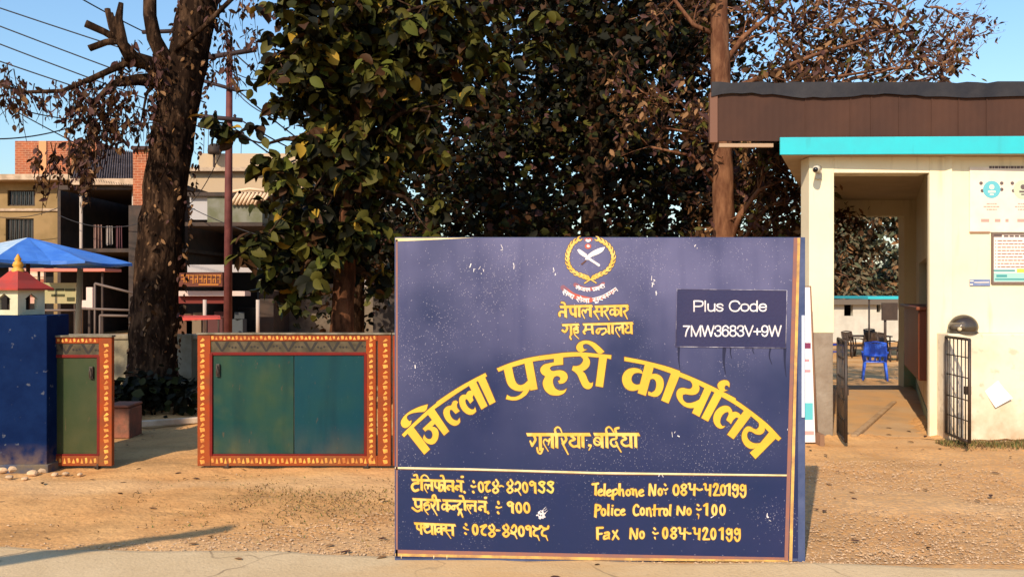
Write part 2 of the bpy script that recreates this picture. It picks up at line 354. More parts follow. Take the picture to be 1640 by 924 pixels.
# ---- broad leaved tree in the middle
D2 = 10.6
base2 = at(548, 640, D2); base2.z = 0
t2 = thing('broad_leaved_tree', 'tree with large drooping green and yellow leaves, left of the signboard top', 'tree', base2)
mb = MB()
mb.tube([Vector((base2.x, D2, -.1)), at(548, 540, D2), at(548, 480, D2), at(556, 380, D2), at(570, 250, D2), at(590, 100, D2), at(600, -60, D2)], [.21, .165, .145, .13, .12, .10, .08], 12)
o = obj('trunk', mb, bark_red2, t2); sb = o.modifiers.new('s', 'SUBSURF'); sb.levels = 2; sb.render_levels = 2
dm = o.modifiers.new('d', 'DISPLACE'); dm.texture = lt; dm.strength = .06; dm.texture_coords = 'GLOBAL'
mb = MB(); ends = []
for (x, y, ex, ey, dd) in ((560, 340, 470, 330, -.7), (565, 280, 430, 230, -.3), (575, 200, 450, 90, -.5), (585, 120, 520, 0, -.6), (590, 110, 680, 10, -.5), (575, 240, 690, 180, -.7), (562, 330, 660, 330, -.6), (556, 400, 480, 440, -.5), (580, 180, 760, 60, .3)):
    pts = limb_path(at(x, y, D2), at(ex, ey, D2 + dd), .2); mb.tube(pts, [.06, .052, .045, .038, .03, .024, .018], 6)
    for p_ in pts[2:]: twigs(mb, p_, (random.gauss(0, 1), random.gauss(-.3, .6), random.gauss(.1, .5)), .014, 1, ends, 0, .5)
obj('branches', mb, bark_dark, t2)
P = []
for e in ends:
    for _ in range(4): P.append(np.array(e) + rng.normal(0, .035, 3))
def pblob(x, y, D, rx, ry, rz, n, shell=.3, clump=0, spread=.16):
    return list(blob(at(x, y, D), (rx, ry, rz), n, shell, max(3, n // 7), .045))
P += pblob(600, 60, D2, 1.35, 1.0, 1.1, 1000, .2, 110); P += pblob(520, 110, D2 - .2, .75, .7, .8, 420, .2, 50); P += pblob(660, 200, D2, .55, .8, .7, 330, .2, 45)
P += pblob(560, 260, D2 - .1, .75, .8, .75, 520, .2, 60); P += pblob(470, 330, D2 - .3, .5, .5, .4, 150, .3, 26); P += pblob(530, 390, D2 - .2, .75, .6, .45, 330, .3, 40)
P += pblob(460, 430, D2 - .3, .4, .4, .38, 120, .3, 24); P += pblob(440, 80, D2, .25, .3, .3, 40); P += pblob(410, 205, D2 - .3, .12, .2, .18, 12); P += pblob(405, 140, D2 - .3, .06, .1, .09, 5)
P += pblob(455, 170, D2 - .2, .22, .3, .2, 40); P += pblob(440, 270, D2 - .3, .25, .3, .15, 40); P += pblob(770, 50, D2 + .2, .55, .5, .5, 120, .3, 26); P += pblob(880, 60, D2 + .3, .35, .3, .3, 45, .3, 9); P += pblob(480, 475, D2, .3, .4, .2, 50, .3, 10); P += pblob(600, 440, D2 + .3, .3, .4, .3, 60, .3, 12)
P += pblob(820, 90, D2 + .3, .3, .3, .3, 30, .3, 7)
P = [p for p in P if not (690 < CX + p[0] / p[1] * F < 735 and 150 < HY - (p[2] - CH) / p[1] * F < 230)]
leaf_object('crown', P, .175, [LG, LO, LGR, LY, LB, LD], [3.2, 5, 1.3, .55, 1.5, 4.2], t2, LEAF_ROUND * np.array([.82, 1, 1.3]), droop=.55, vary=.28)
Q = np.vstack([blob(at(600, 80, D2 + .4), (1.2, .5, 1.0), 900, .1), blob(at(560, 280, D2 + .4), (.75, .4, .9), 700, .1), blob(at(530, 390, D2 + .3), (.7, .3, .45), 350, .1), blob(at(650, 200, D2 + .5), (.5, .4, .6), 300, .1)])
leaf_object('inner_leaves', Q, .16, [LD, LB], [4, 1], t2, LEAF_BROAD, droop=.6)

# ---- darker trees further back
def back_tree(x, D, top, rw, n, label, mats, wts, size=.125, tr=.2, trunk_mat=None, low=440, group='trees in the yard behind the signboard', name='shade_tree', tmpl=LEAF_BROAD):
    n = int(n * 1.35); b = at(x, 600, D); b.z = 0
    t = thing(name, label, 'tree', b, group)
    z1 = at(0, top, D).z; zl = at(0, low, D).z
    mb = MB(); mb.tube([(b.x, D, -.6), (b.x + .03, D, z1 * .3), (b.x + .1, D, z1 * .6), (b.x + .05, D, z1 * .95)], [tr * 1.15, tr, tr * .75, tr * .3], 10)
    obj('trunk', mb, trunk_mat or bark_dark, t)
    mb = MB(); ends = []
    for k in range(12):
        z = random.uniform(zl, z1 * .9); a = random.uniform(0, 6.28)
        twigs(mb, (b.x + .05, D, z), (math.cos(a), math.sin(a), .35), tr * .32, 2, ends, 0, rw * .55, .55, 3)
    obj('branches', mb, trunk_mat or bark_dark, t)
    E = np.array([tuple(e) for e in ends]); P = E[rng.integers(0, len(E), n // 2)] + rng.normal(0, .28, (n // 2, 3))
    nb = 9
    for k in range(nb):
        z = zl + (z1 - zl) * (k + .5) / nb; rr = rw * (.6 + .4 * math.sin(math.pi * (k + 1) / (nb + 1)))
        P = np.vstack([P, blob((b.x + random.gauss(0, .2), D, z), (rr, rr * .8, (z1 - zl) / nb), n // 2 // nb, .25, n // 2 // nb // 9, .24)])
    leaf_object('crown', P, size, mats, wts, t, tmpl, droop=.5, vary=.6)
    return t
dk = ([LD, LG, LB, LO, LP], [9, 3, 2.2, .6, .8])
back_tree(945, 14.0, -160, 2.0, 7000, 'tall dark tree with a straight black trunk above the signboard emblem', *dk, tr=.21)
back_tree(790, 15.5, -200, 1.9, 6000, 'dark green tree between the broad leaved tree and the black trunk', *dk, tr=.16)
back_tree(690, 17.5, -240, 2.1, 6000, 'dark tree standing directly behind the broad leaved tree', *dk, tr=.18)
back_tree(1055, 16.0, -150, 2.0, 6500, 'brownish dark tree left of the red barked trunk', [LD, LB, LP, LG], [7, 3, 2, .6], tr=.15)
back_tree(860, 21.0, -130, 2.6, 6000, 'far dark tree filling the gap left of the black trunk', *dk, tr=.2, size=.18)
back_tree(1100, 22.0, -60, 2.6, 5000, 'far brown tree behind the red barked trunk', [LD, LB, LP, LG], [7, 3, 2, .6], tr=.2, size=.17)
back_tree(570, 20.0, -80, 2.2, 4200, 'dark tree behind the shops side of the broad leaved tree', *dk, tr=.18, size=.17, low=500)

# ---- red barked tree beside the guardhouse, with curved bare branches
D3 = 11.6
b3 = at(1160, 640, D3); b3.z = 0
t3 = thing('red_barked_tree', 'slim reddish trunk with bare curved branches at the guardhouse corner', 'tree', b3)
mb = MB(); mb.tube([(b3.x, D3, -.1), at(1162, 480, D3), at(1160, 380, D3), at(1158, 300, D3), at(1156, 200, D3), at(1153, 100, D3), at(1152, 0, D3), at(1150, -120, D3)], [.21, .18, .165, .155, .15, .14, .13, .1], 12)
o = obj('trunk', mb, bark_red, t3); sb = o.modifiers.new('s', 'SUBSURF'); sb.levels = 2; sb.render_levels = 2
dm = o.modifiers.new('d', 'DISPLACE'); dm.texture = lt; dm.strength = .05; dm.texture_coords = 'GLOBAL'
mb = MB(); ends = []
for pts, r0 in (([(1165, 400, 0), (1185, 345, -.2), (1215, 305, -.3), (1255, 288, -.4)], .05), ([(1165, 370, 0), (1200, 320, .2), (1225, 275, .2), (1245, 262, .1)], .035), ([(1170, 420, 0), (1200, 370, -.2), (1230, 330, -.2), (1262, 322, -.2)], .035),
                ([(1150, 240, 0), (1120, 200, -.2), (1090, 165, -.3), (1030, 150, -.4)], .028), ([(1150, 220, 0), (1110, 180, .1), (1060, 175, .1), (1020, 140, .1)], .025), ([(1150, 230, 0), (1110, 212, -.1), (1060, 205, -.2)], .022), ([(1150, 300, 0), (1110, 250, -.1), (1040, 235, -.3)], .025),
                ([(1155, 110, 0), (1190, 60, .2), (1240, 20, .3), (1280, -20, .3)], .05), ([(1155, 150, 0), (1230, 120, .3), (1300, 90, .5), (1400, 60, .6)], .05), ([(1155, 60, 0), (1110, 40, 0), (1080, 0, 0)], .04),
                ([(1165, 200, 0), (1230, 150, .3), (1330, 125, .6), (1420, 110, .7)], .04), ([(1172, 440, 0), (1215, 400, -.1), (1250, 385, -.1), (1280, 390, -.1)], .03), ([(1170, 410, 0), (1205, 395, .1), (1240, 350, .1), (1275, 345, .1)], .025)):
    Q = [at(x, y, D3 + d) for (x, y, d) in pts]; mb.tube(Q, [r0 * (1 - .2 * i) for i in range(len(Q))], 6)
    for q in Q[1:]:
        for _ in range(2): twigs(mb, q, (random.gauss(.2, .7), random.gauss(0, .5), random.gauss(.1, .5)), r0 * .25, 1, ends, 0, .45, .5, 3)
obj('branches', mb, bark_red, t3)
P = [np.array(e) + rng.normal(0, .1, 3) for e in ends for _ in range(3)]
leaf_object('crown', P, .12, [LB, LT, LP, LO], [4, 2, 2, 1], t3, LEAF_LONG * np.array([1.4, 1, 1]), droop=.9)

# ---- brown dry-leaved trees behind the guardhouse roof
def dry_tree(x, D, label, blobs, n_per, size, mats, wts, tr=.14, wires=60):
    b = at(x, 600, D); b.z = 0
    t = thing('dry_leaved_tree', label, 'tree', b, 'dry trees behind the guardhouse')
    mb = MB(); zt = max(at(0, y - 20, D).z for (_, y, *_r) in blobs)
    mb.tube([(b.x, D, -.6), (b.x, D, zt * .4), (b.x + .1, D, zt * .75)], [tr, tr * .8, tr * .35], 8); obj('trunk', mb, bark_pale, t)
    mb = MB(); ends = []
    for (bx, by, rx, ry, rz, n) in blobs:
        c = at(bx, by, D); s0 = Vector((b.x + random.gauss(0, .1), D, max(.6, c.z - rz * 1.2)))
        pts = limb_path(s0, c, .2, .06, 6); mb.tube(pts, [tr * .35, tr * .3, tr * .24, tr * .18, tr * .14, tr * .1], 6)
        for _ in range(10): twigs(mb, c + Vector((random.gauss(0, rx * .3), random.gauss(0, ry * .3), random.gauss(0, rz * .3))), (random.gauss(0, 1), random.gauss(0, .6), random.gauss(.2, .8)), .020, 2, ends, 0, min(rx, rz) * .95, .6, 3)
    obj('branches', mb, bark_pale, t)
    P = np.array([tuple(e) for e in ends]); P = P[rng.integers(0, len(P), n_per)] + rng.normal(0, .045, (n_per, 3))
    for (bx, by, rx, ry, rz, n) in blobs: P = np.vstack([P, blob(at(bx, by, D), (rx, ry, rz), n, .2, max(6, n // 10), .17)])
    leaf_object('crown', P, size, mats, wts, t, LEAF_LONG * np.array([1.3, 1, 1]), droop=.6)
dm_ = [LB, LT, LP, LO, LG]
dry_tree(1300, 13.5, 'wide brown dry-leaved tree rising above the guardhouse roof', [(1230, 40, 1.1, .9, .9, 260), (1330, 60, 1.2, 1, .9, 420), (1430, 40, 1.0, .8, .8, 200), (1350, -40, 1.5, 1, .6, 160), (1460, 110, .7, .6, .5, 70), (1290, 110, .9, .7, .5, 220)], 1700, .13, dm_, [4, 2, 3, .5, .7])
dry_tree(1520, 15.0, 'sparse purplish tree above the middle of the guardhouse roof', [(1500, 90, .7, .6, .5, 6), (1535, 75, .45, .4, .45, 6), (1480, 120, .5, .5, .35, 6)], 620, .10, dm_, [2, .5, 5, .4, .5], tr=.1)
dry_tree(1235, 13.0, 'bushy low tree with straw coloured twigs under the roof overhang', [(1230, 330, .6, .5, .7, 500), (1275, 400, .5, .5, .7, 400), (1200, 430, .5, .5, .6, 350), (1235, 250, .5, .5, .4, 300)], 1700, .13, dm_, [3, 2.5, 1.5, 2, 1], tr=.09)
LHZ = leafm('hazy far leaf', (.11, .085, .05, 1)); LHG = leafm('hazy far green leaf', (.075, .085, .05, 1))  # paler leaves with the haze of distance put into their colour
dry_tree(1395, 40.0, 'leafy brown tree seen through the guardhouse passage, upper left', [(1370, 380, 2.1, 1.5, 1.8, 1500), (1410, 330, 2.2, 1.5, 1.2, 1100), (1350, 450, 1.5, 1.5, 1.2, 1200), (1330, 350, 2, 1.5, 1.8, 1200), (1440, 480, 1.8, 1.2, .9, 900), (1440, 340, 1.4, 1.2, .8, 500)], 3000, .36, [LHZ, LHG, LB, LT], [4, 3, 1.5, 1.5], tr=.14)
dry_tree(1440, 44.0, 'green conifer-like tree seen through the guardhouse passage, right side', [(1430, 470, 1.2, 1.2, .8, 900), (1432, 440, .8, .8, .8, 700), (1436, 415, .5, .5, .6, 300)], 300, .3, [LHG, LHG, LGR], [3, 3, 1], tr=.1)

# unseen tree added behind the camera's left to shade the drive between the gates
tr_ = thing('added_shade_caster', 'added unseen tree behind the viewpoint, shading the drive', 'tree', (-9.4, .2, 0))
mb = MB(); mb.tube([(-9.4, .2, -.1), (-9.35, .15, 2.5), (-9.2, .1, 5), (-9.0, 0, 7.5)], [.25, .2, .16, .08], 10); obj('trunk', mb, bark_dark, tr_)
mb = MB(); ends = []
for _ in range(14): a = random.uniform(0, 6.28); twigs(mb, (-9.2, .1, random.uniform(5, 7)), (math.cos(a), math.sin(a), .5), .05, 2, ends, 0, .8, .5, 3)
obj('branches', mb, bark_dark, tr_)
P = np.vstack([blob((-9.1, 0, 7.9), (1.35, 1.2, 1.15), 1500, .1), blob((-9.9, .2, 7.2), (1.0, 1, .8), 600, .1), blob((-9.6, 0, 8.9), (1.1, 1, .8), 600, .1)])
leaf_object('crown', P, .26, [LG, LO], [1, 1], tr_, LEAF_BROAD, .4)

# far-off belt of trees closing the horizon
P = []
for k in range(150):
    x = -150 + 2 * k + random.gauss(0, .8); d = 62 + random.gauss(0, 3) + .0004 * x * x * 4; h = random.uniform(3.2, 5.6)
    P.append(blob((x, d, h * .5), (2.0, 1.6, h * .5), 110, .55))
tb = leaf_object('treeline', np.vstack(P), .75, [LHZ, LHG, LB], [2, 3, 1], None, LEAF_BROAD, .3)
tag(tb, 'far-off belt of hazy trees along the horizon behind everything', 'trees', kind='stuff')
# ------------------------------------------------------------------ painted lettering: traced brush shapes merged into flat meshes
# shapes are given in picture pixels of the board face (x right, y down); the board face is DS metres away
DS = 4.78; PX = DS / F
def T(x0, y0, s): return lambda p: (x0 + p[0] / s, y0 + p[1] / s)
def chaikin(p, it=2, cut=52):
    for _ in range(it):
        q = []; n = len(p)
        for i in range(n):
            a, b, c = p[i - 1], p[i], p[(i + 1) % n]
            u = (b[0] - a[0], b[1] - a[1]); v = (c[0] - b[0], c[1] - b[1])
            ang = abs(math.degrees(math.atan2(u[0] * v[1] - u[1] * v[0], u[0] * v[0] + u[1] * v[1])))
            if ang < cut and ang > 1:
                q += [(a[0] * .22 + b[0] * .78, a[1] * .22 + b[1] * .78), (b[0] * .78 + c[0] * .22, b[1] * .78 + c[1] * .22)]
            else: q.append(b)
        p = q
    return p
def catmull(p, k=5):
    if len(p) < 3: return p
    out = []
    for i in range(len(p) - 1):
        a = p[max(i - 1, 0)]; b = p[i]; c = p[i + 1]; d = p[min(i + 2, len(p) - 1)]
        for j in range(k):
            t = j / k
            out.append(tuple(.5 * (2 * b[m] + (c[m] - a[m]) * t + (2 * a[m] - 5 * b[m] + 4 * c[m] - d[m]) * t * t + (3 * b[m] - a[m] - 3 * c[m] + d[m]) * t ** 3) for m in range(len(b))))
    out.append(p[-1]); return out
class Paint:                                                # signed distance picture of one paint layer
    def __init__(s, x0, y0, x1, y1, h):
        s.x0, s.y0, s.h = x0, y0, h; s.nx = int((x1 - x0) / h) + 1; s.ny = int((y1 - y0) / h) + 1
        s.Fd = np.full((s.ny, s.nx), 9.0)
    def win(s, xa, ya, xb, yb):
        pad = 3
        i0 = max(0, int((xa - pad - s.x0) / s.h)); i1 = min(s.nx, int((xb + pad - s.x0) / s.h) + 2)
        j0 = max(0, int((ya - pad - s.y0) / s.h)); j1 = min(s.ny, int((yb + pad - s.y0) / s.h) + 2)
        X, Y = np.meshgrid(s.x0 + np.arange(i0, i1) * s.h, s.y0 + np.arange(j0, j1) * s.h)
        return (slice(j0, j1), slice(i0, i1)), X, Y
    def poly(s, p, smooth=True):
        if smooth: p = chaikin(p)
        xs_ = [q[0] for q in p]; ys_ = [q[1] for q in p]
        W, X, Y = s.win(min(xs_), min(ys_), max(xs_), max(ys_))
        if X.size == 0: return
        d = np.full(X.shape, 1e9); ins = np.zeros(X.shape, bool); n = len(p)
        for i in range(n):
            ax, ay = p[i - 1]; bx, by = p[i]; ex, ey = bx - ax, by - ay; L2 = ex * ex + ey * ey
            if L2 < 1e-12: continue
            t = np.clip(((X - ax) * ex + (Y - ay) * ey) / L2, 0, 1)
            d = np.minimum(d, (X - ax - t * ex) ** 2 + (Y - ay - t * ey) ** 2)
            if ay != by:
                c = (ay > Y) != (by > Y); ins ^= c & (X < (bx - ax) * (Y - ay) / (by - ay) + ax)
        d = np.sqrt(d); s.Fd[W] = np.minimum(s.Fd[W], np.where(ins, -d, d))
    def stroke(s, p, w_, w2=None, sm=True):
        w2 = w_ if w2 is None else w2; n = len(p)
        p = [(q[0], q[1], (w_ + (w2 - w_) * i / max(n - 1, 1)) / 2) for i, q in enumerate(p)]
        if sm: p = catmull(p)
        W, X, Y = s.win(min(q[0] for q in p) - w_, min(q[1] for q in p) - w_, max(q[0] for q in p) + w_, max(q[1] for q in p) + w_)
        if X.size == 0: return
        d = s.Fd[W]
        for a, b in zip(p[:-1], p[1:]):
            ex, ey = b[0] - a[0], b[1] - a[1]; L2 = ex * ex + ey * ey + 1e-9
            t = np.clip(((X - a[0]) * ex + (Y - a[1]) * ey) / L2, 0, 1)
            d = np.minimum(d, np.hypot(X - a[0] - t * ex, Y - a[1] - t * ey) - (a[2] + (b[2] - a[2]) * t))
        s.Fd[W] = d
    def mesh(s, name, level, yoff, material, parent):        # flat mesh of everything inside the level
        Fd = s.Fd - level; ins = Fd < 0
        v = []; f = []
        PXo = lambda x, y: ((x - CX) * PX, DS - yoff, CH + (HY - y) * PX)
        full = ins[:-1, :-1] & ins[1:, :-1] & ins[:-1, 1:] & ins[1:, 1:]
        anyc = ins[:-1, :-1] | ins[1:, :-1] | ins[:-1, 1:] | ins[1:, 1:]
        for j in range(full.shape[0]):
            row = full[j]
            if not row.any(): continue
            ch = np.flatnonzero(np.diff(np.concatenate([[0], row.astype(np.int8), [0]])))
            for a, b in zip(ch[::2], ch[1::2]):
                xa = s.x0 + a * s.h; xb = s.x0 + b * s.h; ya = s.y0 + j * s.h; yb = ya + s.h; k = len(v)
                v += [PXo(xa, yb), PXo(xb, yb), PXo(xb, ya), PXo(xa, ya)]; f.append((k, k + 1, k + 2, k + 3))
        for j, i in zip(*np.nonzero(anyc & ~full)):
            cs = [(i, j), (i, j + 1), (i + 1, j + 1), (i + 1, j)]; vals = [Fd[b, a] for a, b in cs]; out = []
            for k in range(4):
                a, b = cs[k], cs[(k + 1) % 4]; va, vb = vals[k], vals[(k + 1) % 4]
                if va < 0: out.append(a)
                if (va < 0) != (vb < 0):
                    t = va / (va - vb); out.append((a[0] + (b[0] - a[0]) * t, a[1] + (b[1] - a[1]) * t))
            if len(out) > 2:
                k = len(v); v += [PXo(s.x0 + a * s.h, s.y0 + b * s.h) for a, b in out]; f.append(tuple(range(k, k + len(out))))
        o0 = world_origin(parent); me = bpy.data.meshes.new(name)
        me.from_pydata([(p[0] - o0.x, p[1] - o0.y, p[2] - o0.z) for p in v], [], f); me.update()
        return link_mesh(name, me, material, parent)

# ---- the big arched heading, traced letter by letter
HEAD = Paint(638, 540, 1256, 742, .5)
tA = T(636, 640, 9.24); tB = T(700, 590, 9.24); tC = T(790, 540, 9.24); tD = T(885, 535, 9.24); tE = T(985, 555, 9.24); tF = T(1070, 590, 9.24); tG = T(1130, 630, 8.4)
for t_, polys in (
 (tA, ([(70,515),(150,432),(290,300),(450,150),(640,0),(740,-10),(545,140),(460,218),(245,405),(105,550)],
       [(155,495),(240,400),(487,730),(402,808)],
       [(455,65),(330,100),(200,160),(110,230),(62,300),(52,350),(75,400),(125,420),(180,390),(205,360),(215,300),(185,318),(152,290),(140,255),(160,222),(225,195),(320,180),(405,178),(440,140)],
       [(455,215),(550,135),(770,462),(695,527)],
       [(520,293),(380,425),(418,467),(440,445),(480,432),(560,352)],
       [(440,447),(480,400),(540,395),(590,420),(618,480),(608,570),(565,640),(510,662),(450,645),(400,605),(380,568),(402,515),(425,560),(465,583),(500,578),(524,545),(526,500),(505,455),(470,438)])),
 (tB, ([(-10,495),(0,488),(230,330),(470,190),(715,65),(738,112),(706,132),(610,180),(475,250),(300,362),(100,500),(0,572),(-20,585)],
       [(90,650),(100,600),(150,555),(210,545),(225,510),(240,480),(280,470),(312,495),(290,530),(297,580),(335,627),(275,667),(220,607),(192,610),(185,650),(205,715),(250,760),(300,770),(335,728),(345,790),(310,830),(260,847),(200,825),(140,770),(105,710)],
       [(325,460),(335,420),(375,385),(430,385),(445,350),(475,328),(520,322),(560,370),(540,388),(522,425),(538,468),(490,517),(455,462),(430,447),(415,468),(425,520),(460,575),(510,607),(550,600),(562,565),(580,630),(545,670),(490,685),(430,665),(370,610),(335,540)],
       [(470,245),(575,190),(745,550),(657,605)], [(605,180),(710,125),(865,490),(778,538)])),
 (tC, ([(52,460),(230,385),(460,315),(700,270),(924,245),(1000,238),(1000,310),(880,315),(580,355),(470,385),(280,440),(150,480),(78,508)],
       [(155,465),(275,430),(300,560),(322,640),(350,690),(400,712),(460,692),(512,640),(530,700),(545,760),(455,790),(390,797),(320,785),(250,745),(205,680),(180,580)],
       [(460,370),(580,345),(655,765),(550,785),(512,640)],
       [(455,780),(545,755),(500,840),(430,895),(350,930),(270,932),(186,912),(205,850),(255,880),(330,882),(400,850)])),
 (tD, ([(-40,300),(0,295),(150,275),(300,266),(450,268),(620,285),(870,310),(862,370),(800,352),(690,345),(500,330),(390,325),(150,340),(-40,362)],
       [(20,330),(155,325),(155,450),(60,458),(-15,470),(-43,500),(-28,535),(10,548),(50,537),(110,530),(170,545),(215,585),(226,640),(205,690),(160,727),(102,732),(80,690),(110,680),(117,645),(92,620),(50,615),(15,640),(0,690),(10,750),(40,805),(100,835),(170,830),(210,800),(185,860),(140,890),(80,907),(0,903),(-50,888),(-118,828),(-148,740),(-140,685),(-108,622),(-158,590),(-183,545),(-178,495),(-130,446),(-50,428),(20,415)],
       [(390,310),(500,315),(545,370),(556,420),(537,480),(490,525),(440,550),(470,570),(495,610),(520,680),(545,718),(572,726),(598,708),(592,770),(552,810),(500,812),(450,780),(410,700),(375,610),(340,565),(286,530),(302,470),(355,474),(410,455),(448,410),(455,370),(430,340)],
       [(690,330),(805,340),(745,785),(635,765)],
       [(765,258),(700,190),(620,125),(540,95),(460,92),(390,120),(352,170),(348,212),(378,255),(430,268),(470,245),(512,226),(468,224),(446,190),(452,155),(485,140),(530,146),(590,190),(640,250),(675,285),(720,290)])),
 (tE, ([(138,152),(330,185),(550,235),(780,295),(960,360),(960,440),(835,395),(565,305),(440,265),(138,210)],
       [(445,250),(575,285),(545,405),(515,500),(455,725),(335,685)],
       [(410,400),(395,350),(350,325),(280,312),(200,325),(140,370),(105,440),(105,520),(140,600),(200,645),(270,655),(345,635),(378,552),(320,565),(270,545),(240,500),(245,440),(280,395),(340,382)],
       [(545,405),(600,398),(660,420),(705,465),(722,530),(715,610),(680,690),(630,735),(575,742),(490,715),(490,660),(540,680),(590,650),(610,590),(610,530),(590,485),(550,470),(510,490)],
       [(835,375),(955,420),(950,443),(790,838),(682,792)])),
 (tF, ([(-60,-30),(0,0),(150,45),(400,145),(700,285),(924,400),(1000,440),(1000,530),(924,490),(790,415),(690,350),(540,290),(450,240),(330,185),(165,120),(50,75),(-60,35)],
       [(325,175),(450,232),(467,290),(450,350),(400,385),(330,390),(260,375),(220,385),(210,420),(225,470),(270,508),(330,510),(400,490),(465,455),(480,600),(385,580),(320,585),(240,560),(170,500),(125,420),(120,350),(150,300),(210,280),(270,295),(320,305),(355,280),(362,235)],
       [(545,270),(645,315),(462,712),(355,655),(385,580),(465,455)], [(695,335),(803,390),(590,782),(490,728)],
       [(740,295),(725,240),(760,190),(820,168),(880,175),(910,210),(905,280),(885,250),(850,245),(830,280),(845,315),(885,320),(800,345)])),
 (tG, ([(200,-30),(270,5),(450,115),(650,260),(850,420),(1015,600),(980,635),(945,610),(860,525),(790,455),(610,300),(520,230),(370,130),(220,45),(150,10)],
       [(355,225),(320,172),(260,158),(190,180),(130,240),(102,310),(105,380),(140,440),(190,472),(235,465),(265,435),(225,438),(195,400),(195,350),(220,290),(265,250),(303,245),(315,272),(277,352),(340,408),(372,350),(412,318),(445,330),(480,300),(450,262),(400,240),(358,250)],
       [(525,215),(620,285),(375,612),(290,550)],
       [(610,290),(680,350),(720,400),(718,450),(680,482),(640,470),(600,440),(550,440),(505,490),(482,560),(490,630),(530,700),(590,740),(650,742),(735,665),(660,670),(600,645),(560,595),(555,540),(580,505),(620,510),(670,545),(730,553),(775,532),(797,490),(790,455),(800,430),(700,330)],
       [(860,510),(955,590),(670,878),(595,795),(735,665)]))):
    for p_ in polys: HEAD.poly([t_(q) for q in p_])

# ---- smaller brush lettering
SM = Paint(648, 478, 1204, 872, .4)
cur = [None, 1.0, SM]
def use(x0, y0, s, layer=None): cur[0] = T(x0, y0, s); cur[1] = s; cur[2] = layer or SM
def S(w_, *p, w2=None, sm=True): cur[2].stroke([cur[0](q) for q in p], w_ / cur[1], None if w2 is None else w2 / cur[1], sm)
def V(w_, x0, y0, x1, y1, cutb=.45):                        # flat brush upright with a slanted foot
    h = w_ / 2; cur[2].poly([cur[0](q) for q in ((x0 - h, y0), (x0 + h, y0), (x1 + h, y1), (x1 - h, y1 - w_ * cutb))], False)
def Hd(w_, x0, y0, x1, y1):                                  # headline
    h = w_ / 2; cur[2].poly([cur[0](q) for q in ((x0, y0 - h), (x1 - h * .6, y1 - h), (x1 + h * .4, y1 + h), (x0 + h * .7, y0 + h))], False)
def O(w_, cx_, cy_, rx, ry, tilt=0):
    pts = []
    for k in range(17):
        a = 2 * math.pi * k / 16; x = rx * math.cos(a); y = ry * math.sin(a); pts.append((cx_ + x * math.cos(tilt) - y * math.sin(tilt), cy_ + x * math.sin(tilt) + y * math.cos(tilt)))
    S(w_, *pts, sm=False)
# Nepal sarkar / home ministry lines
use(885, 450, 9.73)
Hd(40, 108, 405, 625, 388); Hd(38, 650, 402, 1185, 385)
V(42, 200, 405, 205, 578); S(36, (195, 492), (135, 478), (105, 505), (112, 540)); S(30, (140, 335), (180, 345), (198, 392))
S(36, (275, 410), (282, 480), (312, 520), (360, 505)); V(40, 352, 400, 358, 575); V(40, 412, 400, 415, 570)
S(28, (575, 452), (535, 438), (512, 492)); S(34, (505, 470), (470, 450), (460, 500), (500, 585), w2=12); V(42, 585, 395, 592, 570)
S(34, (682, 405), (690, 455), (645, 480)); S(30, (645, 480), (685, 540), (722, 602), w2=12); S(26, (650, 482), (765, 472)); V(38, 762, 400, 768, 562)
S(36, (838, 400), (858, 440), (805, 478)); S(32, (805, 478), (880, 605), w2=12)
V(38, 968, 395, 975, 560); S(26, (960, 455), (915, 448), (895, 490), (920, 527), (965, 500)); S(26, (980, 452), (1020, 450), (1030, 500), (1005, 528)); V(40, 1062, 392, 1066, 560)
S(34, (1138, 395), (1168, 440), (1110, 478)); S(30, (1110, 478), (1165, 592), w2=12)
Hd(34, 142, 688, 415, 676); Hd(36, 465, 678, 1255, 655)
S(34, (205, 690), (228, 735), (195, 790), (155, 768)); V(38, 285, 690, 290, 840, .1); S(26, (290, 830), (272, 868), (288, 905))
V(32, 372, 690, 372, 725, 0); S(28, (395, 722), (340, 732), (332, 762), (388, 752), (395, 800), (352, 800)); S(24, (330, 785), (350, 840), (410, 900), w2=10)
S(34, (518, 690), (515, 765)); S(30, (520, 765), (482, 785), (500, 818)); S(26, (500, 755), (615, 750)); V(36, 612, 685, 625, 835)
S(28, (765, 742), (705, 748), (682, 790), (708, 815), (730, 785)); S(26, (740, 755), (818, 738), (830, 790), (780, 832)); S(26, (770, 832), (850, 785)); V(38, 872, 675, 880, 835); V(36, 930, 670, 935, 832)
S(26, (1080, 722), (1052, 715), (1040, 762)); S(30, (1032, 730), (998, 722), (985, 772), (1045, 870), w2=10); V(38, 1088, 668, 1098, 832)
S(28, (1148, 680), (1175, 722), (1137, 745), (1140, 792), (1185, 805), (1225, 782)); V(40, 1222, 660, 1228, 832)
# Gulariya, Bardiya
use(836, 680, 16.4)
Hd(84, 110, 255, 1800, 253)
S(62, (312, 285), (352, 390), (268, 535)); S(60, (268, 545), (215, 425), w2=40); V(78, 478, 280, 488, 690, .1); S(46, (395, 605), (425, 720), (495, 745), (548, 625))
S(56, (725, 375), (692, 525), w2=26); S(52, (670, 420), (600, 380), (568, 480), (690, 690), w2=20); V(82, 792, 280, 800, 630); V(80, 908, 280, 912, 622); S(60, (880, 205), (868, 115), (930, 60), (1000, 95), (1050, 210), w2=28)
S(62, (1132, 290), (1162, 380), (1090, 490)); S(60, (1085, 490), (1035, 350), w2=36); S(50, (1062, 480), (1210, 770), w2=30)
S(58, (1290, 295), (1388, 375), (1275, 425), (1262, 490), (1355, 568), (1485, 535)); V(76, 1488, 280, 1494, 625); V(76, 1592, 280, 1600, 610)
use(930, 680, 16.4)
V(74, 58, 280, 62, 612); S(62, (222, 535), (272, 545), (215, 660), w2=22)
Hd(84, 330, 250, 1545, 250)
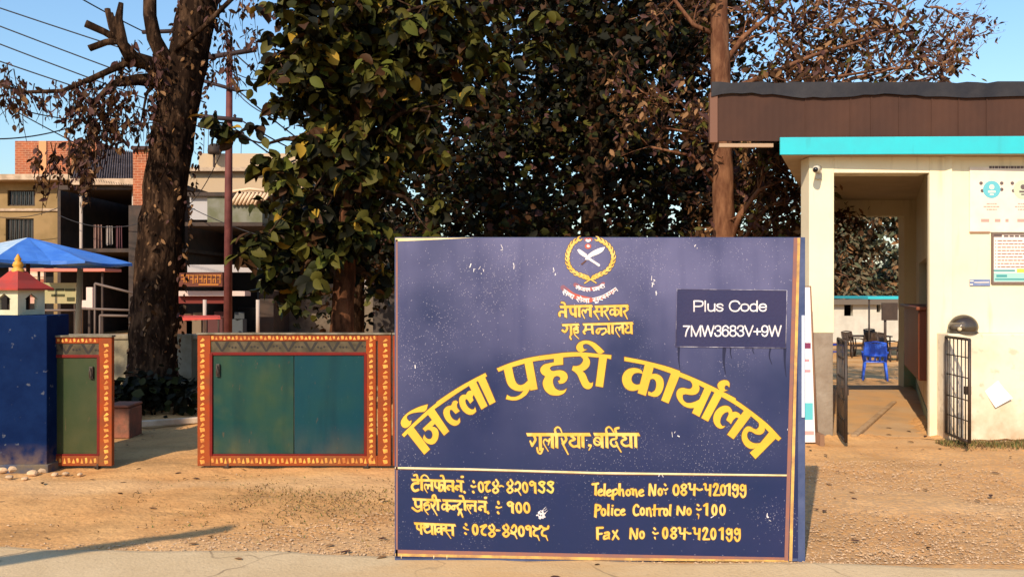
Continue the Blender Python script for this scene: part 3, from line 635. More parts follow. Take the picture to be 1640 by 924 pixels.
O(54, 440, 430, 88, 98); S(26, (370, 400), (505, 460)); V(74, 556, 280, 565, 622); V(78, 684, 280, 690, 622); S(58, (680, 205), (668, 110), (735, 55), (800, 95), (872, 210), w2=28)
S(54, (932, 285), (932, 360), (815, 388), (790, 480), (860, 562), (955, 530), (928, 450)); S(48, (960, 545), (1060, 710), w2=28); S(62, (925, 190), (905, 110), (990, 80))
S(58, (1110, 298), (1192, 362), (1085, 415), (1085, 490), (1175, 552), (1290, 530)); V(76, 1312, 280, 1322, 618); V(76, 1440, 280, 1448, 612)
# telephone line, Devanagari
use(650, 750, 13.67)
Hd(54, 120, 245, 1065, 275); Hd(50, 1098, 270, 1272, 282)
V(50, 272, 250, 272, 320, 0); S(52, (275, 318), (180, 325), (135, 400), (190, 482), (270, 462)); S(42, (180, 145), (238, 140), (258, 228))
V(54, 345, 250, 350, 490); S(40, (345, 245), (345, 180), (400, 140), (460, 165), (510, 238), w2=22)
S(40, (540, 375), (500, 355), (482, 430)); S(44, (480, 365), (425, 345), (412, 420), (470, 525), w2=14); V(54, 566, 260, 575, 495)
S(46, (640, 285), (645, 380), (690, 420), (730, 400)); V(52, 728, 265, 735, 512); S(42, (750, 365), (795, 350), (815, 420), (778, 480)); V(52, 848, 265, 855, 515); S(40, (765, 155), (810, 160), (835, 240))
V(54, 1028, 270, 1034, 515); S(48, (1020, 395), (935, 375), (905, 420), (945, 455)); V(52, 1205, 275, 1212, 520); S(48, (1195, 395), (1115, 380), (1085, 425), (1130, 455)); S(50, (1222, 178), (1245, 178)); S(44, (1278, 505), (1292, 522))
S(46, (1478, 275), (1492, 298)); S(40, (1435, 375), (1478, 400), (1525, 385)); S(44, (1470, 500), (1485, 520))
use(770, 750, 13.67)
def d8(x, y): S(46, (x, y + 30), (x + 90, y + 10), (x + 110, y + 20)); S(46, (x + 90, y + 20), (x + 30, y + 130), (x + 60, y + 220), (x + 115, y + 200))
def d4(x, y): S(42, (x + 75, y - 30), (x + 122, y + 50), (x + 60, y + 140), (x + 5, y + 200), (x + 60, y + 255), (x + 122, y + 200), (x + 60, y + 120), (x + 5, y + 60), (x + 30, y + 20))
def d2(x, y): S(46, (x, y + 45), (x + 50, y), (x + 100, y + 50), (x + 85, y + 145), (x - 5, y + 195)); S(30, (x, y + 150), (x + 60, y + 200), (x + 120, y + 290), w2=20)
def d0(x, y, k=1): O(44, x, y, 48 * k, 105 * k, -.12)
def d1(x, y): S(42, (x + 105, y + 40), (x + 50, y), (x + 5, y + 40), (x + 40, y + 85), (x + 90, y + 60)); V(52, x + 115, y + 20, x + 125, y + 275)
d0(5, 400); d8(85, 275); d4(260, 275); S(44, (410, 385), (450, 372), (500, 395), w2=20); d4(577, 272); d2(760, 290); d0(970, 410); d1(1070, 280)
SG = Paint(858, 766, 892, 796, .4)
use(770, 750, 13.67, SG)
for x in (1260, 1450): S(46, (x + 135, 305), (x + 75, 285), (x + 20, 320), (x + 70, 375), (x + 130, 440), (x + 95, 520), (x + 10, 470)); S(36, (x + 135, 305), (x + 120, 345), (x + 70, 355))
# police control line
use(650, 785, 10.87)
Hd(42, 112, 150, 610, 172); Hd(40, 632, 172, 1240, 192)
S(38, (165, 165), (170, 245), (205, 285), (265, 265)); V(42, 268, 165, 272, 360); S(34, (265, 330), (200, 358), (115, 300))
V(34, 378, 175, 378, 205, 0); S(30, (400, 205), (330, 225), (325, 262), (395, 250), (410, 310), (360, 335)); S(26, (318, 290), (340, 350), (392, 418), w2=10)
S(40, (498, 180), (505, 230), (465, 290)); S(38, (460, 285), (440, 225), w2=26); S(30, (460, 285), (545, 430), w2=16); V(42, 555, 175, 562, 355); S(34, (465, 145), (470, 90), (505, 85), (530, 150))
V(44, 712, 180, 720, 375); S(30, (705, 245), (650, 240), (630, 290), (660, 328), (705, 300)); S(30, (725, 255), (765, 260), (775, 300), (750, 325))
S(32, (872, 262), (815, 270), (800, 310), (840, 325), (850, 290)); S(34, (942, 185), (942, 225), (895, 265), (920, 328), (968, 330)); S(32, (940, 335), (915, 420)); S(34, (945, 345), (990, 458), w2=24)
V(42, 1025, 185, 1032, 355); S(34, (942, 95), (985, 100), (1010, 165)); S(34, (1170, 262), (1135, 255), (1120, 310)); S(36, (1115, 262), (1070, 255), (1075, 305), (1132, 400), w2=12); V(42, 1205, 190, 1210, 375)
use(770, 785, 10.87)
Hd(42, -55, 190, 112, 200); V(42, 72, 190, 78, 390); S(40, (65, 285), (0, 275), (-30, 310), (0, 335)); S(40, (75, 125), (92, 125)); S(36, (118, 370), (132, 392))
S(38, (302, 195), (312, 225)); S(36, (275, 285), (310, 300), (362, 285), w2=18); S(34, (295, 375), (310, 395))
S(36, (565, 235), (515, 200), (470, 225), (500, 265), (545, 250)); V(46, 548, 215, 555, 405); O(38, 662, 298, 42, 82, -.12); O(38, 800, 298, 44, 82, -.12)
# fax line
use(650, 785, 10.87)
Hd(42, 140, 572, 868, 602)
S(34, (195, 595), (200, 655), (248, 685)); V(38, 262, 590, 270, 770); S(34, (300, 640), (335, 600), (392, 622), (328, 650), (335, 700), (375, 730), (440, 700)); V(40, 452, 595, 462, 775); V(40, 505, 600, 512, 775)
V(40, 615, 605, 625, 780); S(30, (608, 660), (560, 655), (540, 695), (570, 722), (608, 695)); S(28, (630, 665), (668, 650)); S(36, (695, 610), (700, 655), (665, 690)); S(30, (680, 680), (785, 832), w2=10); S(28, (690, 692), (805, 690)); V(40, 812, 605, 820, 795)
S(36, (1042, 582), (1055, 600)); S(34, (1012, 640), (1045, 668), (1092, 682), w2=16); S(32, (1030, 738), (1048, 755)); O(40, 1208, 678, 40, 82, -.08)
use(770, 785, 10.87)
S(36, (0, 630), (80, 600), (95, 615)); S(38, (80, 615), (20, 690), (30, 750), (80, 770))
def e4(x, y): S(34, (x + 60, y), (x + 98, y + 60), (x + 50, y + 125), (x + 5, y + 165), (x + 55, y + 210), (x + 105, y + 160), (x + 50, y + 100), (x + 5, y + 50), (x + 25, y + 20))
e4(138, 590); S(38, (275, 690), (330, 692), w2=26); e4(385, 590); S(36, (545, 645), (580, 600), (615, 640), (605, 715), (530, 740)); S(34, (525, 690), (560, 745), (590, 755)); S(26, (590, 755), (630, 835), w2=14); O(38, 705, 705, 42, 82, -.08)
S(34, (872, 650), (828, 615), (785, 640), (815, 675), (850, 660)); V(42, 862, 630, 868, 812)
for x in (0, 145): S(34, (x + 905, 618), (x + 955, 655), (x + 1020, 660), (x + 1030, 620)); S(36, (x + 1010, 660), (x + 930, 700), (x + 925, 770), (x + 985, 790)); S(26, (x + 985, 785), (x + 1020, 868), w2=12)
# right hand column, Latin
use(940, 760, 8.4)
def n_(w_, *p, **k): S(w_, *p, **k)
w0 = 29
def e_(x, y, r=36): S(24, (x - r * .9, y + 6), (x + r * .6, y - 18), (x + r * .2, y - r * 1.15), (x - r * .75, y - r * .5), (x - r * .8, y + r * .6), (x, y + r * 1.1), (x + r * .8, y + r * .8))
S(w0, (75, 125), (150, 115)); V(32, 120, 120, 115, 282); e_(182, 235); V(30, 240, 115, 232, 288); e_(297, 240)
V(34, 352, 195, 345, 340); S(26, (355, 208), (395, 192), (412, 232), (362, 272)); V(34, 440, 112, 436, 284); S(26, (442, 222), (478, 198), (492, 280)); O(26, 555, 238, 26, 36); S(22, (592, 190), (618, 190)); V(32, 620, 190, 620, 282); S(26, (625, 215), (655, 200), (672, 288)); e_(732, 240)
def N_(x, y, h=160, wd=75): V(28, x + 8, y, x, y + h + 8); S(28, (x + 12, y + 8), (x + wd * .85, y + h - 6), sm=False); V(28, x + wd + 8, y + 5, x + wd, y + h)
N_(838, 118); O(27, 985, 228, 24, 42)
S(24, (1045, 125), (1058, 140)); S(22, (1030, 190), (1055, 205), (1082, 185)); S(22, (1058, 240), (1062, 262), w2=10)
V(34, 122, 400, 112, 578); S(28, (120, 400), (178, 418), (172, 458), (125, 478)); O(28, 222, 500, 26, 42); V(30, 290, 390, 285, 555); V(28, 340, 440, 335, 550); S(24, (342, 412), (348, 412)); S(27, (428, 468), (388, 468), (378, 505), (392, 538), (430, 535)); e_(482, 500, 34)
S(28, (692, 425), (665, 402), (632, 440), (630, 505), (655, 540), (692, 530)); O(27, 745, 490, 24, 44); V(30, 808, 440, 806, 555); S(25, (812, 465), (845, 448), (862, 552)); V(30, 912, 395, 905, 560); S(20, (882, 462), (955, 455)); V(30, 975, 445, 975, 555); S(24, (980, 480), (1000, 455), (1030, 455)); O(27, 1060, 500, 24, 44)
V(34, 140, 705, 142, 878); S(28, (135, 712), (212, 708)); S(26, (140, 795), (200, 788)); S(26, (240, 780), (285, 770), (295, 800), (235, 820), (232, 858), (285, 845)); V(26, 290, 780, 298, 868); S(26, (350, 755), (425, 858), sm=False); S(24, (408, 745), (345, 865), sm=False); N_(582, 712, 150, 88); O(27, 740, 805, 26, 45)
S(24, (905, 715), (918, 730)); S(22, (888, 770), (915, 790), (955, 780)); S(22, (912, 840), (920, 862), w2=10); O(30, 1052, 780, 28, 68)
use(1070, 760, 8.4)
def L8(x, y, s=1): S(27, (x + 70, y + 20), (x + 38, y + 5), (x + 8, y + 35), (x + 38, y + 72), (x + 72, y + 112), (x + 38, y + 148), (x + 4, y + 112), (x + 38, y + 72), (x + 68, y + 42), (x + 70, y + 20))
def L4(x, y): S(26, (x - 12, y + 2), (x + 8, y + 2), (x + 12, y + 70), (x + 70, y + 70)); V(30, x + 72, y, x + 64, y + 165)
def L2(x, y): S(30, (x, y + 45), (x + 20, y + 10), (x + 50, y + 20), (x + 48, y + 60), (x + 5, y + 155)); S(24, (x + 5, y + 160), (x + 82, y + 158))
def L9(x, y): S(27, (x + 65, y + 38), (x + 35, y + 5), (x + 8, y + 38), (x + 30, y + 78), (x + 62, y + 55)); S(27, (x + 72, y + 15), (x + 72, y + 130), (x + 38, y + 168), (x + 8, y + 120))
def L1(x, y): S(26, (x, y + 35), (x + 35, y + 12)); V(34, x + 40, y, x + 38, y + 175)
O(29, 106, 202, 34, 66); L8(172, 122); L4(285, 120); S(26, (385, 185), (418, 202), (455, 192)); L4(496, 125); L2(612, 112); O(29, 738, 202, 30, 64); L1(785, 112); L9(862, 125); L9(965, 130)
V(30, 32, 395, 22, 555); N_(122, 415, 125, 92); O(26, 280, 492, 24, 42); S(24, (395, 400), (410, 412)); S(22, (385, 455), (408, 470), (440, 460)); S(22, (395, 528), (412, 540), (406, 590), w2=6); L1(482, 378); O(29, 622, 470, 28, 64); O(29, 730, 470, 30, 64)
L8(36, 705); L4(152, 712); S(24, (250, 770), (275, 785), (302, 785)); L4(350, 715); L2(470, 705); O(29, 607, 792, 28, 68); L1(690, 705); L9(780, 718); L9(888, 718)

# ---- emblem: wreath, crossed knives, ribbons
WR = Paint(900, 378, 992, 466, .3); WH = Paint(898, 380, 992, 486, .25); RD = Paint(896, 380, 992, 492, .4)
use(860, 375, 5.133, WR)
def wreath(path, sgn):
    path = catmull(path, 6); S(9, *path, sm=False); n = len(path)
    for i in range(2, n - 6, 3):
        (x, y), (x2, y2) = path[i], path[i + 1]; L = math.hypot(x2 - x, y2 - y) + 1e-6; ux, uy = (x - x2) / L, (y - y2) / L
        for sd in (-1, 1):
            S(17, (x + 4 * ux, y + 4 * uy), (x + ux * 22 - uy * 14 * sd, y + uy * 22 + ux * 14 * sd), (x + ux * 42 - uy * 13 * sd, y + uy * 42 + ux * 13 * sd), w2=4)
wreath([(345, 42), (290, 85), (262, 140), (252, 205), (270, 270), (320, 320), (390, 350), (440, 372), (486, 400)], 1)
wreath([(500, 42), (560, 75), (605, 125), (625, 190), (608, 255), (560, 310), (490, 345), (440, 372), (392, 402)], -1)
use(860, 375, 5.133, WH)
cur[2].poly([cur[0](q) for q in ((560, 105), (520, 112), (455, 140), (405, 180), (395, 210), (420, 212), (440, 190), (500, 168), (545, 140))])
cur[2].poly([cur[0](q) for q in ((330, 130), (345, 122), (375, 140), (410, 165), (405, 195), (380, 185), (345, 160))])
S(20, (425, 200), (470, 230), (508, 255)); S(18, (408, 50), (420, 58), (434, 50)); S(20, (418, 98), (424, 100))
use(860, 375, 5.133, RD)
S(30, (400, 45), (440, 45)); S(44, (415, 100), (424, 100))
S(44, (215, 440), (300, 505), (420, 538), (440, 540)); S(30, (440, 540), (540, 520), (640, 455), w2=24); S(34, (315, 415), (370, 440), (420, 452), (490, 440), (545, 405), w2=26)
# tiny white words on the ribbons: strokes on a unit glyph box laid along the arc
GL = {'na': (.8, [[(.8, 0), (.8, 1)], [(.8, .5), (.3, .45), (.1, .65), (.3, .8)]]), 'pa': (.8, [[(.15, 0), (.15, .5), (.35, .7), (.75, .6)], [(.78, 0), (.8, 1)]]),
      'e': (0, [[(-.1, -.05), (-.35, -.38)]]), 'aa': (.4, [[(.25, 0), (.25, 1)]]), 'la': (.85, [[(.78, .4), (.55, .3), (.5, .65)], [(.5, .4), (.25, .25), (.1, .5), (.4, 1.05)], [(.82, 0), (.84, 1)]]),
      'pra': (.8, [[(.15, 0), (.15, .5), (.35, .7), (.75, .6)], [(.78, 0), (.8, 1)], [(.7, .75), (.2, 1.0)]]), 'ha': (.7, [[(.55, 0), (.55, .2), (.15, .35), (.6, .5), (.3, .8)], [(.15, .6), (.5, 1.1)]]),
      'ra': (.65, [[(.4, 0), (.55, .3), (.1, .5), (.6, 1.05)]]), 'ii': (.45, [[(.25, 0), (.25, 1)], [(.25, 0), (0, -.35), (-.35, -.2)]]), 'sa': (.85, [[(.3, 0), (.35, .35), (.05, .55), (.45, 1.1)], [(.2, .5), (.8, .5)], [(.8, 0), (.82, 1)]]),
      'tya': (1.1, [[(.35, .2), (.1, .4), (.3, .7)], [(.35, .3), (.55, .3)], [(.55, .2), (.7, .35), (.5, .55), (.75, .8), (1, .65)], [(1, 0), (1.02, 1)]]), 'va': (.8, [[(.75, .35), (.3, .3), (.15, .6), (.4, .8), (.75, .6)], [(.78, 0), (.8, 1)]]),
      'u': (0, [[(-.3, 1.05), (-.5, 1.3), (-.1, 1.3)]]), 'ksha': (1, [[(.3, 0), (.45, .3), (.1, .5), (.5, .9)], [(.4, .5), (.9, .5)], [(.9, 0), (.92, 1)]]), 'nna': (.9, [[(.1, 0), (.12, .6), (.45, .6), (.45, 0)], [(.8, 0), (.82, 1)]]), 'ma': (.8, [[(.2, 0), (.22, .6), (.08, .85)], [(.2, .55), (.78, .55)], [(.78, 0), (.8, 1)]]), 'sp': (.5, [])}
def arcword(words, path, size, w_):
    path = catmull(path, 10); ds = [0]
    for a, b in zip(path[:-1], path[1:]): ds.append(ds[-1] + math.hypot(b[0] - a[0], b[1] - a[1]))
    tot = sum(GL[g][0] for g in words); k = ds[-1] / tot; x = 0; run = 0
    def P_(u, v):
        d = min(max(u * k, 0), ds[-1] - 1e-4); i = max(j for j in range(len(ds) - 1) if ds[j] <= d); t = (d - ds[i]) / (ds[i + 1] - ds[i] + 1e-9)
        a, b = path[i], path[i + 1]; L = math.hypot(b[0] - a[0], b[1] - a[1]); tx, ty = (b[0] - a[0]) / L, (b[1] - a[1]) / L
        return (a[0] + (b[0] - a[0]) * t - ty * v * size, a[1] + (b[1] - a[1]) * t + tx * v * size)
    for g in words:
        adv, sts = GL[g]
        if g != 'sp' and adv: S(w_, *[P_(x + adv * q / 4, 0) for q in range(5)], sm=False)
        for st in sts: S(w_, *[P_(x + px, py) for px, py in st])
        x += adv
use(860, 375, 5.133, WH)
arcword(['na', 'e', 'pa', 'aa', 'la', 'sp', 'pra', 'ha', 'ra', 'ii'], [(322, 425), (370, 440), (430, 446), (500, 434), (552, 412)], 24, 7)
arcword(['sa', 'tya', 'sp', 'sa', 'e', 'va', 'aa', 'sp', 'sa', 'u', 'ra', 'ksha', 'nna', 'ma'], [(222, 455), (300, 503), (380, 528), (450, 528), (530, 508), (600, 470), (645, 440)], 32, 7.5)

# ---- the board itself
bd = thing('signboard', 'large navy blue signboard with yellow hand lettering and police emblem standing at the road edge', 'signboard', ((961 - CX) * PX, DS + .03, 0))
SX = lambda x: (x - CX) * PX
SZ = lambda y: CH + (HY - y) * PX
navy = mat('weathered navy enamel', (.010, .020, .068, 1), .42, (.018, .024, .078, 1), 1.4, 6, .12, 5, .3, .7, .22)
add_mix(navy, mul(navy, mul(navy, noise_fac(navy, 1.1, .33, .60, 4, offset=(1.4, 0, 3.2)), zmask(navy, .45, 1.7)), .9), (.120, .118, .225, 1))   # paler grey violet in patches, stronger towards the top
add_mix(navy, mul(navy, noise_fac(navy, 3, .5, .75, 6, stretch=(4, 1, .35)), .25), (.012, .02, .085, 1))      # run marks
dustcl = noise_fac(navy, 2.2, .50, .66, 4, offset=(.35, 0, .55))
add_mix(navy, mul(navy, mul(navy, noise_fac(navy, 75, .20, .12, vor=True), dustcl), .5), (.55, .52, .62, 1))        # flecks of white paint
add_mix(navy, mul(navy, mul(navy, noise_fac(navy, 34, .115, .08, vor=True, offset=(5, 0, 1)), noise_fac(navy, 1.7, .42, .6, 3, offset=(2, 0, 7))), .35), (.55, .52, .6, 1))
steel = mat('blue grey painted steel', (.030, .050, .13, 1), .5, (.06, .08, .17, 1), 5, 6, .15, 30, spec=.5)
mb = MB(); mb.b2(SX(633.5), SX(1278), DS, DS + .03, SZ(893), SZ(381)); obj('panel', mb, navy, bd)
mb = MB(); mb.b2(SX(1278), SX(1290), DS + .004, DS + .06, 0, SZ(380)); o = obj('frame', mb, steel, bd, .006)
mb.b2(SX(632), SX(1278), DS + .006, DS + .045, .004, SZ(893)); mb.b2(SX(632), SX(633.5), DS + .002, DS + .04, SZ(893), SZ(380.5)); mb.b2(SX(633.5), SX(1278), DS + .003, DS + .04, SZ(381), SZ(380))
bpy.data.objects.remove(o); obj('frame', mb, steel, bd, .004)
mb = MB(); mb.b2(SX(1284), SX(1288.5), DS - .002, DS + .004, SZ(668), SZ(505)); obj('edge_reflection', mb, mat('painted edge reflection', (.55, .60, .72, 1), .5), bd)  # pale strip stands in for light reflected along the frame edge
for xx in (720, 1200):
    mb = MB(); mb.tube([(SX(xx), DS + .035, 1.55), (SX(xx), DS + .95, 0)], .022, 8); mb.tube([(SX(xx), DS + .05, .04), (SX(xx), DS + .95, .02)], .016, 8); obj('brace', mb, steel, bd)
redp = mat('faded red brown paint', (.26, .105, .075, 1), .6, (.20, .10, .09, 1), 14)
yel = mat('yellow sign enamel', (.62, .40, .035, 1), .45, (.54, .33, .03, 1), 5, 5, .05, 12, .35, .7, .45)
add_mix(yel, mul(yel, noise_fac(yel, 60, .66, .72), .8), (.25, .16, .08, 1))
cream = mat('cream paint', (.72, .60, .36, 1), .5, (.55, .43, .22, 1), 8)
yels = mat('straw yellow enamel', (.66, .46, .12, 1), .45, (.60, .36, .05, 1), 16, 3, .03, 20, .42, .58, .45)
yelg = mat('greenish yellow enamel', (.48, .47, .12, 1), .45, (.55, .42, .08, 1), 16, 3)
outl = mat('dark brown outline paint', (.075, .035, .035, 1), .6, (.12, .05, .035, 1), 10)
whi = mat('white sign paint', (.75, .72, .72, 1), .55, (.55, .5, .52, 1), 20)
ora = mat('ochre border paint', (.62, .38, .10, 1), .6, (.36, .2, .08, 1), 12)
def strip(name, pts, yoff, m):
    mb = MB(); mb.prism([(SX(x), SZ(y)) for x, y in pts][::-1], DS - yoff, DS - yoff + .0008); return obj(name, mb, m, bd)
strip('border_line', [(634, 384), (637, 384), (637, 890), (634, 890)], .0016, redp)
strip('border_line', [(633, 381.5), (760, 381), (700, 384), (634, 387)], .0016, cream)
strip('border_line', [(634, 879.5), (960, 886.5), (1257, 892), (1257, 896), (960, 892), (634, 885.5)], .0016, redp)
strip('border_line', [(633, 885.5), (960, 892), (1262, 896), (1262, 899), (960, 896.5), (633, 890)], .0016, ora)
strip('border_line', [(1271, 381), (1277, 381), (1262, 897), (1256, 897)], .0024, redp)
strip('border_line', [(1277, 381), (1281.5, 381), (1268.5, 898), (1263.5, 898)], .0024, ora)
strip('dividing_line', [(633, 747.2), (760, 749.6), (960, 755.4), (1263, 759.4), (1263, 762), (960, 758.6), (760, 752.6), (633, 750.2)], .0016, cream)
strip('dividing_line', [(633, 750.4), (760, 752.8), (960, 758.8), (1263, 762.2), (1263, 763.4), (960, 760.2), (760, 754.2), (633, 751.8)], .0016, outl)
for (x, y, h) in ((642, 888, 6), (694, 889, 5), (715, 889, 6), (1010, 893, 5)): strip('paint_drip', [(x, y), (x + 1.6, y), (x + 1, y + h), (x + .5, y + h)], .0024, cream)
h_ = HEAD.mesh('heading_outline', 1.15, .0010, outl, bd); HEAD.mesh('heading_lettering', 0, .0020, yel, bd)
SM.mesh('lettering_outline', .9, .0010, outl, bd); SM.mesh('lettering', 0, .0020, yels, bd)
SG.mesh('lettering_outline', .8, .0013, outl, bd); SG.mesh('lettering', 0, .0022, yelg, bd)
em = RD.mesh('emblem', 0, .0010, mat('red ribbon paint', (.42, .085, .055, 1), .6, (.20, .085, .12, 1), 9, 3, 0, 1, .42, .58), bd)
WR.mesh('wreath_outline', .7, .0014, outl, em); WR.mesh('wreath', 0, .0022, yels, em); WH.mesh('crossed_knives', 0, .0030, whi, em)
strip('knife_handle', [(930, 423), (938, 416.5), (939.5, 418), (932, 424.5)], .0034, outl)
# loose flakes where the paint has come off
FL = Paint(640, 384, 1262, 880, .5)
use(770, 785, 10.87, FL)
for _ in range(40):
    a = random.uniform(0, 6.28); r_ = random.random() ** .5 * 75; x, y = 1050 + r_ * math.cos(a) * .8, 425 + r_ * math.sin(a); S(random.uniform(8, 26), (x, y), (x + random.gauss(0, 12), y + random.gauss(0, 10)))
for (x, y) in ((1110, 350), (1125, 385), (1095, 320)): S(9, (x, y), (x + 45, y - 40), w2=4)
use(0, 0, 1, FL)
for (x, y, n) in ((757, 430, 3), (804, 395, 2), (770, 432, 3), (826, 425, 2), (888, 438, 4), (1045, 450, 6), (1112, 400, 2), (1264, 687, 2), (1082, 694, 3), (1060, 765, 2), (1238, 889, 4), (1230, 830, 5), (662, 580, 3), (1052, 468, 3), (940, 700, 2), (1144, 828, 2)):
    for _ in range(n): q = (x + random.gauss(0, 4), y + random.gauss(0, 4)); S(random.uniform(.5, 1.5), q, (q[0] + random.gauss(0, 1.5), q[1] + random.gauss(0, 3)))
FK = Paint(640, 384, 1262, 880, .4); use(0, 0, 1, FK)
for (cx0, cy0, sx0, sy0, n0) in ((800, 430, 75, 34, 420), (760, 500, 70, 45, 160), (905, 400, 40, 20, 90), (1045, 445, 28, 26, 90), (1240, 405, 22, 22, 80), (660, 590, 14, 22, 30), (1235, 830, 18, 16, 40), (900, 640, 160, 60, 60)):
    for _ in range(n0):
        q = (random.gauss(cx0, sx0), random.gauss(cy0, sy0))
        if 640 < q[0] < 1262 and 384 < q[1] < 880: S(random.uniform(.4, .85), q, (q[0] + random.gauss(0, .4), q[1] + random.gauss(0, .8)))
FK.mesh('paint_specks', 0, .0016, mat('chalky fleck', (.34, .31, .40, 1), .7, (.22, .21, .31, 1), 30), bd)
FL.mesh('paint_flakes', 0, .0018, whi, bd)
# plus code plate
mb = MB(); mb.prism([(SX(x), SZ(y)) for x, y in ((1084, 463), (1260, 465), (1258, 557), (1082, 555))][::-1], DS - .004, DS + .002)
plq = obj('plate', mb, mat('dark violet plate', (.026, .024, .075, 1), .4, (.018, .02, .07, 1), 3, 5, .1, 60, spec=.4), bd)
mb = MB()
for a, b in (((1084, 463), (1260, 465)), ((1260, 465), (1258, 557)), ((1258, 557), (1082, 555)), ((1082, 555), (1084, 463))):
    mb.tube([(SX(a[0]), DS - .0045, SZ(a[1])), (SX(b[0]), DS - .0045, SZ(b[1]))], .0018, 5)
obj('plate_edge', mb, mat('pale scratched edge', (.45, .43, .5, 1), .5, (.10, .09, .16, 1), 12, 4, 0, 1, .42, .56), plq)
# plain sans lettering of the plate: strokes on a unit cap height, x scaled per word
LT_ = {'P': (.66, [[(.08, 1), (.08, 0), (.38, 0)], [(.36, 0), (.58, .06), (.63, .27), (.56, .47), (.36, .53), (.08, .53)]]), 'l': (.22, [[(.11, 0), (.11, 1)]]), 'u': (.55, [[(.07, .3), (.07, .75), (.14, .94), (.28, .98), (.42, .9), (.48, .7)], [(.48, .3), (.48, 1)]]),
 's': (.5, [[(.43, .45), (.36, .33), (.23, .3), (.1, .36), (.08, .5), (.2, .61), (.36, .68), (.43, .8), (.36, .94), (.23, .98), (.1, .93), (.05, .8)]]), ' ': (.3, []), 'C': (.72, [[(.67, .28), (.58, .08), (.38, 0), (.18, .08), (.07, .3), (.05, .5), (.08, .72), (.2, .93), (.4, 1), (.58, .92), (.68, .68)]]),
 'o': (.56, [[(.27, .3), (.42, .36), (.5, .5), (.5, .76), (.42, .92), (.27, .98), (.12, .92), (.05, .76), (.05, .5), (.12, .36), (.27, .3)]]), 'd': (.56, [[(.47, 0), (.47, 1)], [(.47, .45), (.36, .32), (.24, .3), (.11, .38), (.05, .55), (.05, .75), (.12, .92), (.24, .98), (.38, .94), (.47, .82)]]),
 'e': (.54, [[(.06, .61), (.48, .61)], [(.48, .61), (.46, .44), (.38, .33), (.27, .3), (.13, .36), (.05, .55), (.06, .76), (.15, .93), (.28, .98), (.41, .93), (.47, .8)]]),
 '7': (.56, [[(.05, .03), (.5, .03)], [(.5, .03), (.36, .3), (.26, .6), (.2, 1)]]), 'M': (.82, [[(.08, 1), (.08, 0)], [(.08, 0), (.41, 1)], [(.41, 1), (.74, 0)], [(.74, 0), (.74, 1)]]), 'W': (.94, [[(.03, 0), (.24, 1)], [(.24, 1), (.47, 0)], [(.47, 0), (.7, 1)], [(.7, 1), (.91, 0)]]), 'V': (.66, [[(.03, 0), (.33, 1)], [(.33, 1), (.63, 0)]]),
 '3': (.56, [[(.06, .25), (.12, .06), (.27, 0), (.43, .06), (.48, .24), (.4, .42), (.24, .47)], [(.24, .47), (.42, .53), (.5, .72), (.43, .92), (.27, 1), (.12, .94), (.05, .74)]]), '6': (.56, [[(.48, .22), (.4, .05), (.27, 0), (.13, .1), (.06, .35), (.05, .65), (.12, .92), (.27, 1), (.42, .93), (.49, .68), (.42, .46), (.28, .39), (.13, .46), (.06, .6)]]),
 '8': (.56, [[(.27, 0), (.42, .06), (.46, .23), (.4, .4), (.27, .46), (.14, .4), (.08, .23), (.12, .06), (.27, 0)], [(.27, .46), (.43, .53), (.5, .72), (.43, .93), (.27, 1), (.11, .93), (.04, .72), (.11, .53), (.27, .46)]]), '+': (.58, [[(.29, .28), (.29, .84)], [(.04, .56), (.54, .56)]]),
 '9': (.56, [[(.07, .8), (.15, .95), (.28, 1), (.41, .9), (.48, .65), (.49, .35), (.42, .08), (.27, 0), (.12, .07), (.05, .32), (.12, .54), (.27, .61), (.41, .54), (.48, .4)]])}
PC = Paint(1090, 474, 1254, 546, .3); use(0, 0, 1, PC)
for word, x0, x1, yt, yb in (('Plus Code', 1110.5, 1226.5, 480.8, 499.5), ('7MW3683V+9W', 1094.5, 1249.5, 520.5, 539.3)):
    tot = sum(LT_[c][0] for c in word) - .12; k = (x1 - x0) / tot; x = x0 - .05 * k
    for c in word:
        for st in LT_[c][1]: S(2.25, *[(x + px * k, yt + 1.2 + py * (yb - yt - 2.4)) for px, py in st], sm=len(st) > 3)
        x += LT_[c][0] * k
PC.mesh('plate_lettering', 0, .0050, whi, plq)
RS = Paint(1080, 555, 1264, 612, .5); use(0, 0, 1, RS)
for (x, y, l, w_) in ((1087, 558, 34, 4), (1160, 559, 40, 6), (1170, 558, 16, 2.5), (1234, 557, 26, 3), (1257, 558, 45, 5), (1206, 557, 10, 2)): S(w_, (x, y), (x + random.gauss(0, 1.5), y + l * .5), (x + 2, y + l), w2=1)
RS.mesh('water_run', 0, .0009, mat('dark run mark', (.012, .014, .045, 1), .5), bd)
# ------------------------------------------------------------------ gates
gred = mat('orange red gate paint', (.27, .040, .006, 1), .6, (.19, .042, .012, 1), 6, 5, .1, 30, spec=.15)
gyel = mat('yellow pattern paint', (.72, .36, .07, 1), .6, (.45, .16, .03, 1), 15)
gcar = mat('crimson gate paint', (.15, .009, .007, 1), .6, (.10, .012, .010, 1), 6, spec=.15)
add_mix(gyel, mul(gyel, noise_fac(gyel, 3.5, .56, .66, 6), .6), (.26, .07, .015, 1))
gblk = mat('black pattern paint', (.018, .014, .012, 1), .6)
ggry = mat('greyed olive pattern band', (.085, .065, .038, 1), .8, (.045, .035, .02, 1), 12)
gteal = mat('mottled teal gate enamel', (.006, .042, .042, 1), .34, (.026, .055, .030, 1), 1.3, 5, .12, 5, .38, .62, .15)
add_mix(gteal, mul(gteal, noise_fac(gteal, 5, .55, .75, 6), .5), (.040, .062, .036, 1))
